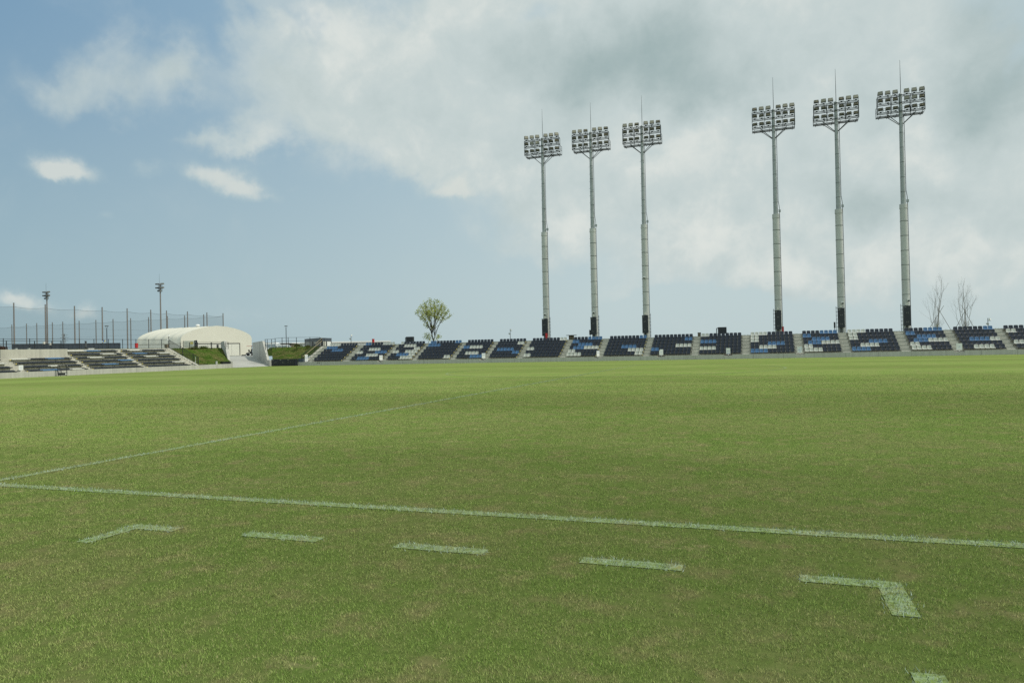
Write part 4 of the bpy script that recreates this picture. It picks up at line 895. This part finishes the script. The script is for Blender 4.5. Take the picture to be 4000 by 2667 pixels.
# colourful slanted banner on the lamp post behind the hoarding
p = atD(409, 1338, 122); t = thing('banner', 'small white, blue and yellow slanted banner above the navy hoarding', 'banner', (p[0], p[1], .95)); h0, h1 = atD(409, 1337, 122)[2] - .95, atD(409, 1326, 122)[2] - .95
b = MB(); W_ = [-.62, -.42, -.1, .15, .42, .66]
for k in range(5):
    s = .18 * (k % 2) - .05; b.prism([(W_[k], -.03, h0 + .05 * k), (W_[k + 1], -.03, h0 + .05 * k + s), (W_[k + 1], -.03, h1 - .18 + .05 * k + s * .5), (W_[k], -.03, h1 - .2 + .04 * k)], (0, .02, 0), (0, 1, 2, 0, 1)[k])
b.build('banner_cloth', [M['wpaint'], M['bluep'], M['yellow']], t); b = MB(); b.box(-.6, -.56, 0, .04, -.1, h1); b.box(.56, .6, 0, .04, -.1, h1); b.build('banner_post', M['black'], t)

# ------------------------------------------------------------------ practice ground: nets, poles, masts
def netline(pts, lab_net, grp, labs, rad):
    P = [atZ(x, y, 16.0) for x, y in pts]
    for p, lab in zip(P, labs):
        t = thing('net_pole', lab, 'net pole', (p[0], p[1], .9), 0, grp); b = MB(); b.tube((0, 0, -.3), (0, 0, 15.1), rad, rad * .72, 10); b.build('shaft', M['netpole'], t, True); b = MB(); b.tube((0, 0, 15.1), (0, 0, 15.16), rad * .8, rad * .8, 10); b.build('cap', M['frame'], t)
    return P
nm = bpy.data.materials.new('net_mesh'); nm.use_nodes = True; tt = NT(nm.node_tree); nm.node_tree.nodes.remove(nm.node_tree.nodes['Principled BSDF'])
d_ = tt.n('ShaderNodeBsdfDiffuse'); d_.inputs[0].default_value = (.05, .07, .065, 1); tr_ = tt.n('ShaderNodeBsdfTransparent'); mx_ = tt.n('ShaderNodeMixShader'); mx_.inputs[0].default_value = .11
tt.L.new(tr_.outputs[0], mx_.inputs[1]); tt.L.new(d_.outputs[0], mx_.inputs[2]); tt.L.new(mx_.outputs[0], nm.node_tree.nodes['Material Output'].inputs[0])
def net(P, label, drops, h=14.2):
    o = P[0] * [1, 1, 0] + [0, 0, .9]; t = thing('ball_net', label, 'ball net', o)
    b = MB()
    for (a, c), dr in zip(zip(P, P[1:]), drops):
        def f(s, k): q = a * (1 - s) + c * s - o; return (q[0], q[1], (h - .35 * math.sin(math.pi * s) - dr * 0) * k)
        b.grid(f, np.linspace(0, 1, 7), [0, .5, 1])
    b.build('mesh', nm, t)
    b = MB()
    for a, c in zip(P, P[1:]):
        for k in (1, .62, .25): b.path([tuple((a * (1 - s) + c * s - o)[:2]) + ((h - .35 * math.sin(math.pi * s)) * k,) for s in np.linspace(0, 1, 5)], .035 if k == 1 else .018, 4)
    b.build('cables', M['frame'], t)
c1 = lambda x, y: (x / 3.36, 1050 + y / 3.36); c2 = lambda x, y: (500 + x / 3.36, 1050 + y / 3.36)
A_ = [c1(180, 450), c1(594, 470), c1(977, 490), c1(1340, 505), c1(1668, 522), c1(1978, 540), c2(505, 550), c2(780, 562), c2(1035, 575), c2(1247, 585)]
OR = ['leftmost', 'second', 'third', 'fourth', 'fifth', 'sixth', 'seventh', 'eighth', 'ninth', 'tenth']
PA = netline(A_, '', 'net poles of the near ball net', [f'{OR[i]} pole{"" if i == 0 else " from the left"} of the taller nearer net row' for i in range(9)] + ['corner net pole furthest right, above the hall roof'], .21)
B_ = [c1(155, 735), c1(347, 720), c1(482, 714), c1(687, 703), c1(823, 695), c1(1038, 685), c1(1258, 673), c1(1483, 660), c1(1714, 650), c1(1950, 636), c2(517, 622), c2(743, 615), c2(993, 600)]
OR2 = OR + ['eleventh', 'twelfth', 'thirteenth']
PB = netline(B_, '', 'net poles of the far ball net', [f'{OR2[i]} pole{"" if i == 0 else " from the left"} of the lower looking far net row' for i in range(13)], .21)
ext = PA[0] + (PA[0] - PA[1]); net([ext] + PA, 'dark see-through ball net strung along the taller near pole row', [0] * 12)
extb = PB[0] + (PB[0] - PB[1]); net([extb] + PB + [PA[-1]], 'dark see-through ball net strung along the far pole row', [0] * 20)
def field_mast(px, py, lab, zt=20.0):
    p = atZ(px, py, zt); t = thing('field_light_mast', lab, 'light mast', (p[0], p[1], .9), 0, 'practice ground light masts'); H = zt - .9
    S = .5
    b = MB(); b.tube((0, 0, -.3), (0, 0, H - .2), .21, .14, 14); b.build('pole', M['netpole'], t, True)
    b = MB(); b.tube((-.25, 0, H - .3), (-.25, 0, H + 2.3), .03, .015, 6); b.build('lightning_rod', M['frame'], t)
    b = MB(); b.box(-1.25, 1.25, -.04, .04, H - .38, H - .32); b.box(-1.25, 1.25, -.04, .04, H - 1.34, H - 1.28); b.box(-.6, .6, -.04, .04, H - 2.1, H - 2.05)
    for x in (-.6, -.3, .3, .6): b.box(x - .025, x + .025, -.04, .04, H - 2.05, H - .3)
    b.beam((-.12, 0, H - 2.5), (-.65, 0, H - 2.08), .04, .04); b.beam((.12, 0, H - 2.5), (.65, 0, H - 2.08), .04, .04); b.box(-.65, .65, -.3, .3, H - 1.40, H - 1.34); b.build('crossbars', M['frame'], t)
    for z, xs in ((H - .14, (-1.12, -.74, -.34, .34, .74, 1.12)), (H - 1.1, (-1.12, -.74, -.34, .34, .74, 1.12)), (H - 1.9, (-.5, -.2, .28))):
        for k, x in enumerate(xs):
            b = MB(); s = -1 if x < 0 else 1; A0 = Vector((x, -.02, z)); A1 = Vector((x - .24 * (1 if s < 0 else -.6), -.22, z - .08)); b.tube(A0, A1, .07, .22, 10); b.tube(A0, (x, 0, z + .08), .06, .05, 8); b.beam(A0, (x, 0, z - .2), .03, .03); o = b.build('floodlight', M['frame'], t)
            b = MB(); dd = (A1 - A0).normalized(); b.tube(A1 + dd * .002, A1 + dd * .012, .20, .20, 10); b.build('lens', M['bracket'], o)
field_mast(182.5, 1138, 'practice ground light mast standing left, behind the navy hoarding'); field_mast(625.5, 1106, 'practice ground light mast rising behind the pale hall')
def lamp_post(px, py, D, lab):
    p = atD(px, py, D); t = thing('lamp_post', lab, 'lamp post', (p[0], p[1], .95), 0, 'lamp posts with open triangular heads'); H = p[2] - .95
    b = MB(); b.tube((0, 0, -.2), (0, 0, 1.2), .085, .08, 10); b.tube((0, 0, 1.2), (0, 0, H - .45), .06, .05, 10); b.build('pole', M['black'], t)
    b = MB(); b.path([(0, 0, H - .48), (-.22, 0, H - .02)], .022, 6); b.path([(0, 0, H - .48), (.22, 0, H - .02)], .022, 6); b.tube((0, 0, H - .02), (0, 0, H + .04), .26, .24, 14); b.build('lamp_head', M['black'], t); b = MB(); b.tube((0, 0, H - .05), (0, 0, H - .02), .2, .2, 14); b.build('lamp_glass', M['frost'], t)
lamp_post(1117, 1273, 113, 'slim black lamp post right of the ramp walls'); lamp_post(416.7, 1273, 101, 'slim dark lamp post with open triangular head before the nets')
# lattice pylon on the skyline
p = atD(251, 1304, 900); t = thing('pylon', 'distant lattice power pylon seen through the nets', 'pylon', (p[0], p[1], .9)); H = p[2] - .9; b = MB()
def hw(z): return 3.2 * (1 - z / H) ** 1.3 + .35
zz = np.linspace(0, H, 9)
for s in ((-1, -1), (1, -1), (1, 1), (-1, 1)):
    for a, c in zip(zz, zz[1:]): b.beam((s[0] * hw(a), s[1] * hw(a), a), (s[0] * hw(c), s[1] * hw(c), c), .25, .25)
for a, c in zip(zz, zz[1:]):
    for y in (-1, 1): b.beam((-hw(a), y * hw(a), a), (hw(c), y * hw(c), c), .16, .16); b.beam((hw(a), y * hw(a), a), (-hw(c), y * hw(c), c), .16, .16)
b.build('lattice_tower', M['pylon'], t)
for z in (.72, .84, .95):
    b = MB(); w_ = 7.5 if z < .9 else 5.5; b.beam((-w_, 0, H * z), (w_, 0, H * z), .35, .3); b.beam((-w_, 0, H * z), (0, 0, H * z + 2.2), .16, .16); b.beam((w_, 0, H * z), (0, 0, H * z + 2.2), .16, .16); b.build('cross_arm', M['pylon'], t)

# ------------------------------------------------------------------ the pale hall
gL, gR = atD(706.8, 1340, 131), atD(983.6, 1340, 138)
g = (gR - gL)[:2]; wg = np.linalg.norm(g); g = g / wg; ax = np.array([-g[1], g[0]])
fL = atD(535, 1340, 137.5); axv = (fL - gL)[:2]; LA = np.linalg.norm(axv); axv = axv / LA
Z0 = 1.10
hall = thing('hall', 'large cream tent-like hall with a rounded ribbed roof behind the ramp', 'hall', (gL[0], gL[1], Z0))
HP = [(0, 0), (0, 2.55), (.0, 3.3), (.008, 3.65), (.028, 4.0), (.075, 4.42), (.15, 4.86), (.25, 5.28), (.36, 5.6), (.5, 5.78)]
HP = HP + [(1 - u, z) for u, z in HP[-2::-1]]
def hp(u, s, z): q = g * u * wg + axv * s; return (q[0], q[1], z)
b = MB()
for i in range(1): pass
b.prism([hp(u, .02, z) for u, z in HP], (axv[0] * .05, axv[1] * .05, 0)); sub_ = b.build('gable_wall', M['cream'], hall)
NB = 5; ss = []
for k in range(NB):
    for j in range(8): ss.append((k + j / 8) / NB)
ss.append(1.0)
RFP = [(u, z) for u, z in HP if z >= 2.55]; n_ = len(RFP)
def rf(i, s):
    u, z = RFP[int(i)]; sag = math.sin((s * NB % 1.0) * math.pi) * .20 if z > 2.6 else 0
    nx = -1 if u < .5 else 1; k = .25 if abs(u - .5) > .45 else .0
    return hp(u + (-nx * sag * k / wg * 4 if k else 0), .07 + s * (LA - .1), z - (sag * (1 - k)) )
b = MB(); b.grid(rf, list(range(n_)), ss); b.build('membrane_roof', M['cream'], hall, True)
b = MB()
for side in (0, 1):
    b.quad(hp(side, .07, 0), hp(side, LA, 0), hp(side, LA, 2.55), hp(side, .07, 2.55))
    o_ = -.06 if side == 0 else 1 + .0; 
b.build('side_wall', M['cream2'], hall)
b = MB(); b.beam(hp(-.004, .02, 2.58), hp(-.004, LA, 2.58), .10, .10); b.build('eaves_trim', M['cream2'], hall)
b = MB(); b.prism([hp(u, LA - .03, z) for u, z in HP], (axv[0] * .03, axv[1] * .03, 0)); b.build('rear_wall', M['cream'], hall)
def gpan(name, u0, u1, z0, z1, d, m, parent):
    b = MB(); e = -axv * d; b.prism([hp(u0, .018, z0), hp(u1, .018, z0), hp(u1, .018, z1), hp(u0, .018, z1)], (e[0], e[1], 0)); return b.build(name, M[m], parent)
sdr = gpan('sliding_door', .226, .815, .05, 2.30, .06, 'cream2', hall)
gpan('door_track', .226, .823, 2.30, 2.44, .09, 'black', hall); gpan('door_edge', .815, .823, .05, 2.30, .09, 'black', hall)
for u in (.36, .60, .70): gpan('door_seam', u, u + .0025, .06, 2.29, .066, 'hutwall', sdr)
gpan('entrance_door', .487, .514, .05, 2.20, .10, 'black', hall)
b = MB(); q0 = hp(.5, LA * .42, 5.7); q0 = Vector(q0); b.tube(q0, q0 + Vector((0, 0, .32)), .22, .22, 12); b.tube(q0 + Vector((0, 0, .25)), q0 + Vector((0, 0, .34)), .42, .42, 14); b.sphere(q0 + Vector((0, 0, .36)), .40, 12, .5); b.build('roof_ventilator', M['wpaint'], hall, True)
# ------------------------------------------------------------------ mower on the ramp head
p, q = atZ(920 + 300 / 11.2, 1391.6, .955), atZ(920 + 735 / 11.2, 1391.6, .955); q = q + (p * 0)
D0 = 125; p = atD(946.5, 1391, D0); q = atD(987, 1391, D0); p[2] = q[2] = .985
t = thing('riding_mower', 'ride-on mower with a red canopy parked at the top of the ramp', 'mower', p, math.atan2(q[1] - p[1], q[0] - p[0])); L = np.linalg.norm((q - p)[:2]); k = L / 1.95
def s_(b): b.v = [(x * k, y * k, z * k) for x, y, z in b.v]; return b
b = MB(); b.prism([(0, -.6, .08), (.05, -.6, .22), (.20, -.6, .30), (.78, -.6, .30), (.8, -.6, .08)], (0, 1.2, 0)); s_(b).build('cutting_deck', M['tyre'], t)
b = MB(); b.prism([(.80, -.32, .25), (.86, -.32, .62), (1.15, -.32, .66), (1.28, -.32, .50), (1.45, -.32, .48), (1.5, -.32, .78), (1.95, -.32, .80), (2.0, -.32, .25)], (0, .64, 0)); s_(b).build('body', M['black'], t)
for x, r in ((.92, .22), (1.72, .30)):
    for y in (-.5, .38):
        b = MB(); b.tube((x, y, r), (x, y + .14, r), r, r, 16); w_ = s_(b).build('wheel', M['tyre'], t); b = MB(); b.tube((x, y - .006, r), (x, y + .146, r), r * .55, r * .55, 12); s_(b).build('rim', M['wpaint'], w_)
b = MB(); b.box(1.32, 1.72, -.24, .24, .78, .88); b.prism([(1.66, -.24, .85), (1.78, -.24, .85), (1.86, -.24, 1.32), (1.76, -.24, 1.32)], (0, .48, 0)); s_(b).build('seat', M['tyre'], t)
b = MB(); b.tube((1.08, 0, .6), (1.28, 0, 1.02), .035, .035, 8); b.tube((1.22, 0, 1.0), (1.36, 0, 1.14), .17, .17, 12); s_(b).build('steering_wheel', M['black'], t)
b = MB()
for y in (-.36, .36): b.path([(1.88, y, .6), (1.95, y, 1.2), (1.9, y, 1.86)], .035, 8)
b.path([(1.9, -.36, 1.84), (1.9, .36, 1.84)], .035, 8); s_(b).build('roll_bar', M['black'], t)
b = MB(); b.prism([(.95, -.55, 1.86), (1.1, -.55, 1.92), (2.1, -.55, 1.93), (2.25, -.55, 1.86), (2.1, -.55, 1.88), (1.1, -.55, 1.87)], (0, 1.1, 0)); s_(b).build('canopy', M['red'], t)

# ------------------------------------------------------------------ buildings and vehicles beyond the right bank
def quadprism(pts, z0, z1):
    b = MB(); b.prism([(x, y, z0) for x, y in pts], (0, 0, z1 - z0)); return b
Cn, Lf, Rt = atD(1251, 1345, 108)[:2], atD(1191, 1345, 115)[:2], atD(1294.5, 1345, 113)[:2]; Bk = Lf + Rt - Cn
zt = atD(1251, 1320.5, 108)[2]; zf = atD(1251, 1331.5, 108)[2]
t = thing('site_hut', 'flat-roofed hut with grey panels and a dark blue fascia at top of far stand stairs', 'hut', (Cn[0], Cn[1], .95)); R4 = [p - Cn for p in (Cn, Rt, Bk, Lf)]
quadprism(R4, -.1, zf - .95).build('wall', M['hutwall'], t)
ctr = sum(R4) / 4; big = [ctr + (p - ctr) * 1.02 for p in R4]; quadprism(big, zf - .95, zt - .95).build('fascia', M['fascia'], t); quadprism([ctr + (p - ctr) * 1.035 for p in R4], zt - .95, zt - .90).build('roof_edge', M['black'], t)
def facepanel(name, A, B, u0, u1, z0, z1, m, off=.03):
    d = (B - A); n = np.array([d[1], -d[0]]); n = n / np.linalg.norm(n)
    if n @ (ctr - A) > 0: n = -n
    b = MB(); P0, P1 = A + d * u0, A + d * u1; b.prism([(*P0, z0), (*P1, z0), (*P1, z1), (*P0, z1)], (n[0] * off, n[1] * off, 0)); return b.build(name, M[m], t)
A, B, C_, D_ = R4
facepanel('door', D_, A, .46, .57, 0, zf - 1.0, 'black'); facepanel('corner_post', D_, A, .0, .03, 0, zf - .95, 'black', .04); facepanel('door', A, B, .16, .24, 0, zf - 1.0, 'black'); facepanel('door', A, B, .50, .56, 0, zf - 1.0, 'black'); facepanel('shutter', A, B, .60, .94, 0, zf - 1.0, 'wpaint'); facepanel('shutter', A, B, .27, .46, 0, zf - 1.0, 'cream2'); facepanel('corner_post', A, B, .96, 1.0, 0, zf - .95, 'black', .04)
def bld(px0, px1, py_top, D0, D1, depth, z0, name, lab, cat, wall, roof, eave=.25, ex=.3):
    a, c = atD(px0, py_top, D0), atD(px1, py_top, D1); L = np.linalg.norm((c - a)[:2]); h = (a[2] + c[2]) / 2 - z0
    t = thing(name, lab, cat, (a[0], a[1], z0), math.atan2(c[1] - a[1], c[0] - a[0])); b = MB(); b.box(0, L, 0, depth, -.2, h - eave); b.build('wall', M[wall], t); b = MB(); b.box(-ex, L + ex, -ex, depth + ex, h - eave, h); b.build('roof', M[roof], t); return t, L, h
t, L, h = bld(1296, 1521, 1332, 168, 172, 14, .95, 'warehouse', 'long low white warehouse beyond the leftmost seat blocks', 'warehouse', 'wpaint', 'wpaint', .28, .25)
b = MB(); b.box(-.2, L + .2, -.30, -.26, h - .42, h - .34); b.build('gutter', M['hutwall'], t)
for k in range(4): b = MB(); b.box(L * (.08 + .24 * k), L * (.08 + .24 * k) + 2.2, -.04, -.002, 0, 1.9); b.build('shutter_door', M['cream2'], t)
t, L, h = bld(1080, 1135, 1338.5, 121, 121, 4, .95, 'shelter', 'low shelter with a white roof slab behind the black lamp post', 'shelter', 'tan', 'wpaint', .12, .3)
for k in range(4): b = MB(); b.box(L * (.08 + .26 * k), L * (.08 + .26 * k) + .42, -.06, -.003, 0, h - .55); b.build('block_pillar', M['hutwall'], t)
b = MB(); b.box(-.25, L + .25, -.24, -.16, h - .30, h - .12); b.build('fascia', M['black'], t)
t, L, h = bld(1136, 1190, 1337.5, 185, 185, 8, .95, 'warehouse', 'pale distant shed between the lamp post and the hut', 'warehouse', 'polelow', 'wpaint', .3, .2)
b = MB(); b.box(.5, L - .5, -.04, -.002, .2, h - .7); b.build('shutter_door', M['cream2'], t)
def vehicle(px0, px1, pytop, D, name, lab, cat, boxy, paint, yaw=0):
    a, c = atD(px0, pytop, D), atD(px1, pytop, D); L = max(3.3, np.linalg.norm((c - a)[:2])); h = a[2] - .98
    t = thing(name, lab, cat, (a[0], a[1], .98), math.atan2(c[1] - a[1], c[0] - a[0]) + yaw); W = 1.55
    if boxy: po = [(0, .3), (0, h), (L * .74, h), (L * .82, h * .93), (L * .93, h * .58), (L, h * .5), (L, .3)]
    else: po = [(0, .3), (.02, h * .55), (L * .10, h * .62), (L * .24, h * .97), (L * .34, h), (L * .72, h * .98), (L * .92, h * .60), (L, h * .52), (L, .3)]
    b = MB(); b.prism([(x, 0, z) for x, z in po], (0, W, 0)); b.build('body', M[paint], t)
    for x in (L * .2, L * .8):
        for y in (-.02, W - .16): b = MB(); b.tube((x, y, .3), (x, y + .18, .3), .3, .3, 16); w_ = b.build('wheel', M['tyre'], t); b = MB(); b.tube((x, y - .005, .3), (x, y + .185, .3), .17, .17, 12); b.build('rim', M['bracket'], w_)
    for y, d in ((0, -.008), (W, .008)):
        for u0, u1 in ((.12, .30), (.33, .52), (.55, .74)):
            b = MB(); zb0, zb1 = h * .60, h * .88; b.prism([(L * (u0 + (.05 if not boxy and u0 < .2 else 0)), y, zb0), (L * u1, y, zb0), (L * (u1 - (.0 if boxy else .02)), y, zb1), (L * (u0 + (.10 if not boxy and u0 < .2 else 0)), y, zb1)], (0, d, 0)); b.build('window', M['glass'], t)
    b = MB(); z0_, z1_, x0_, x1_ = (h * .60, h * .92, L * .935, L * .835) if boxy else (h * .63, h * .95, L * .91, L * .745); b.quad((x0_ + .02, .1, z0_), (x0_ + .02, W - .1, z0_), (x1_ + .02, W - .16, z1_), (x1_ + .02, .16, z1_)); b.build('windscreen', M['glass'], t)
    for y in (.15, W - .35): b = MB(); b.box(L - .005, L + .02, y, y + .22, h * .38, h * .47); b.build('headlight', M['wpaint'], t)
    b = MB(); b.box(-.03, L + .03, .04, W - .04, .26, .42); b.build('bumper', M['hutwall'], t)
vehicle(1018, 1062, 1338.5, 118, 'van', 'white box-shaped van partly hidden behind the right wing wall', 'van', True, 'wpaint'); vehicle(1060, 1094, 1346, 116, 'car', 'white car with a sloping windscreen behind the right bank fence', 'car', False, 'wpaint')

# ------------------------------------------------------------------ trees
def grow(mb, p, d, L, r, depth, tips, spread, rr, up=.25, seg=3, taper=.62):
    q = Vector(p); d = Vector(d).normalized()
    for s in range(seg):
        d2 = (d + Vector((rr.gauss(0, .09), rr.gauss(0, .09), rr.gauss(0, .05) + up * .12))).normalized()
        e = q + d2 * L / seg; r2 = r * (1 - (1 - taper) / seg); mb.tube(q, e, r, r2, 6 if r > .02 else 4, 0, False)
        if depth <= 1: tips.append((e, d2))
        if s > 0 and depth > 0 and rr.random() < .75:
            sd = (d2 + Vector((rr.gauss(0, spread), rr.gauss(0, spread), rr.uniform(0, .25)))).normalized(); grow(mb, e, sd, L * rr.uniform(.45, .68), r2 * .6, depth - 1, tips, spread, rr, up, seg, taper)
        q, d, r = e, d2, r2
    if depth > 0:
        for _ in range(2): sd = (d + Vector((rr.gauss(0, spread * .8), rr.gauss(0, spread * .8), .12))).normalized(); grow(mb, q, sd, L * rr.uniform(.5, .7), r * .72, depth - 1, tips, spread, rr, up, seg, taper)
    else: tips.append((q, d))
def leaves(tips, n, size, rr, parent, spread=.16, name='crown', keep=None, m='leaf'):
    b = MB(); tv = []
    for e, d in tips:
        if keep and not keep(e): continue
        g_ = rr.random()
        for _ in range(n):
            c = e + Vector((rr.gauss(0, spread), rr.gauss(0, spread), rr.gauss(0, spread))); a = Vector((rr.gauss(0, 1), rr.gauss(0, 1), rr.gauss(0, .7))).normalized(); w_ = a.orthogonal().normalized(); s = size * rr.uniform(.6, 1.25)
            b.add([c - a * s * .5, c + w_ * s * .28, c + a * s * .5, c - w_ * s * .28], [(0, 1, 2, 3)]); tv += [min(1, max(0, .55 * g_ + rr.uniform(0, .5)))] * 4
    o = b.build(name, M[m], parent); at = o.data.attributes.new('tint', 'FLOAT', 'POINT'); at.data.foreach_set('value', tv); return o
rr = random.Random(5)
t = thing('young_tree', 'young yellow-green tree with many upright limbs behind the far stand', 'tree', (-43.85, 92, 2.15))
tb = MB(); tips = []; tb.tube((0, 0, -.3), (.02, 0, .55), .11, .10, 8)
tb.tube((.02, 0, .5), (-.24, 0, 1.45), .09, .075, 8); tb.tube((.02, 0, .5), (.22, .05, 1.2), .06, .05, 8)
def limb(p, tgt, r, n=7):
    p = Vector(p); tgt = Vector(tgt); d0 = (tgt - p); c = p + d0 * .45 + Vector((d0.x * -.10, d0.y * -.10, d0.length * .06)); q = p
    for i in range(1, n + 1):
        s_ = i / n; e = p.lerp(c, s_).lerp(c.lerp(tgt, s_), s_) + Vector((rr.gauss(0, .03), rr.gauss(0, .03), 0)); r2 = r * (1 - .11 * 7 / n); tb.tube(q, e, r, max(.007, r2), 5, 0, False)
        if s_ > .46:
            for _ in range(2 if s_ < .7 else 3):
                dd = ((e - q).normalized() + Vector((rr.gauss(0, .55), rr.gauss(0, .55), rr.uniform(-.1, .45)))).normalized(); L = rr.uniform(.35, .85) * (1.15 - .4 * s_); f = e + dd * L
                tb.tube(e, f, max(.006, r2 * .45), .005, 4, 0, False); tips.append((f, dd))
                if rr.random() < .6: tips.append((e + dd * L * .55, dd))
        q, r = e, max(.007, r2)
    tips.append((q, (q - p).normalized()))
for k in range(30):
    an = 2 * math.pi * (k * .382) + rr.uniform(-.2, .2); u = math.sqrt((k + .5) / 30); rad = 2.38 * u; zt = 5.85 - 2.7 * max(0, u - .25) ** 1.5 + rr.uniform(-.35, .25) - (1.6 if k in (27, 22) else 0)
    base = (-.24, 0, 1.35 + rr.uniform(0, .4)) if k % 3 else (.22, .05, 1.1 + rr.uniform(0, .3)); limb(base, (-.05 + rad * math.cos(an), rad * math.sin(an), zt), .036)
tb.build('trunk', M['bark'], t)
leaves([q for q in tips if q[0].z > 2.0 and rr.random() < .85], 6, .19, rr, t, .12)
low = [(Vector((-.95 + rr.gauss(0, .3), rr.gauss(0, .3), 1.15 + rr.gauss(0, .25))), Vector((0, 0, 1))) for _ in range(34)] + [(Vector((.85 + rr.gauss(0, .32), rr.gauss(0, .3), 1.1 + rr.gauss(0, .2))), Vector((0, 0, 1))) for _ in range(16)]
leaves(low, 7, .17, rr, t, .12, 'low_foliage')
b = MB(); b.tube((-1.3, .4, -.2), (-.1, 0, 1.5), .03, .03, 6); b.tube((.9, .4, -.2), (.1, 0, 1.4), .03, .03, 6); b.build('stake', M['stake'], t)
def bare(x, z0, H, stems, lab, seed, stakes):
    rr = random.Random(seed); t = thing('bare_tree', lab, 'tree', (x, 92, z0), 0, 'leafless staked trees'); b = MB(); tips = []
    for (dx, tx, tz, r) in stems:
        r *= .58; dx *= .8; tx *= .8
        p0 = Vector((dx * .3, rr.gauss(0, .1), -.2)); p1 = Vector((dx, rr.gauss(0, .15), H * tz * .42)); p2 = Vector((tx, rr.gauss(0, .3), H * tz * .8))
        b.tube(p0, p1, r, r * .8, 7, 0, False); d1 = (p2 - p1); b.tube(p1, p1 + d1 * .5, r * .8, r * .62, 6, 0, False); m_ = p1 + d1 * .5; b.tube(m_, p2, r * .62, r * .4, 6, 0, False)
        grow(b, p2, d1 + Vector((0, 0, .5)), H * tz * .22, r * .38, 2, tips, .38, rr, .3, 3, .5)
        for s in (.15, .45, .75): grow(b, m_ + (p2 - m_) * s, Vector((rr.choice((-1, 1)) * .5, rr.gauss(0, .4), 1)), H * .16, r * .3, 2, tips, .33, rr, .4, 3, .5)
        grow(b, p1, Vector((rr.gauss(0, .5), rr.gauss(0, .4), 1)), H * .22, r * .35, 2, tips, .3, rr, .4, 3, .5)
    for _ in range(16): grow(b, Vector((rr.gauss(.05, .2), rr.gauss(0, .15), 0)), Vector((rr.gauss(0, .35), rr.gauss(0, .3), 1)), H * rr.uniform(.12, .2), .014, 1, tips, .25, rr, .3, 2, .5)
    b.build('trunk', M['barkp'], t)
    q = [(Vector((rr.gauss(.1, .22), rr.gauss(0, .2), rr.uniform(.1, .9))), Vector((0, 0, 1))) for _ in range(14)]; leaves(q, 3, .13, rr, t, .10, 'sprouts', m='leaf')
    for a, c in stakes:
        s = MB(); s.tube((a, .5, -.2), (c, -.1, 2.9), .024, .02, 6); s.build('stake', M['stake'], t)
bare(19.2, 2.15, 5.3, [(-.25, -.1, .80, .045), (-.05, .12, .92, .05), (.45, .85, 1.0, .07), (.38, .62, 1.05, .05), (-.55, -.75, .62, .035), (.1, .25, .6, .035)], 'left of the two bare staked trees beside the rightmost mast', 3, ((-.9, .8), (1.75, .1)))
bare(22.0, 2.15, 4.9, [(-.45, -.55, .95, .06), (-.2, -.15, 1.02, .05), (.12, .02, .98, .075), (.2, .35, .9, .05), (.6, 1.15, .72, .04), (-.85, -1.0, .6, .035), (.45, .62, .88, .035)], 'right of the two bare staked trees near the right edge', 9, ((-1.0, .4), (1.3, -.25)))
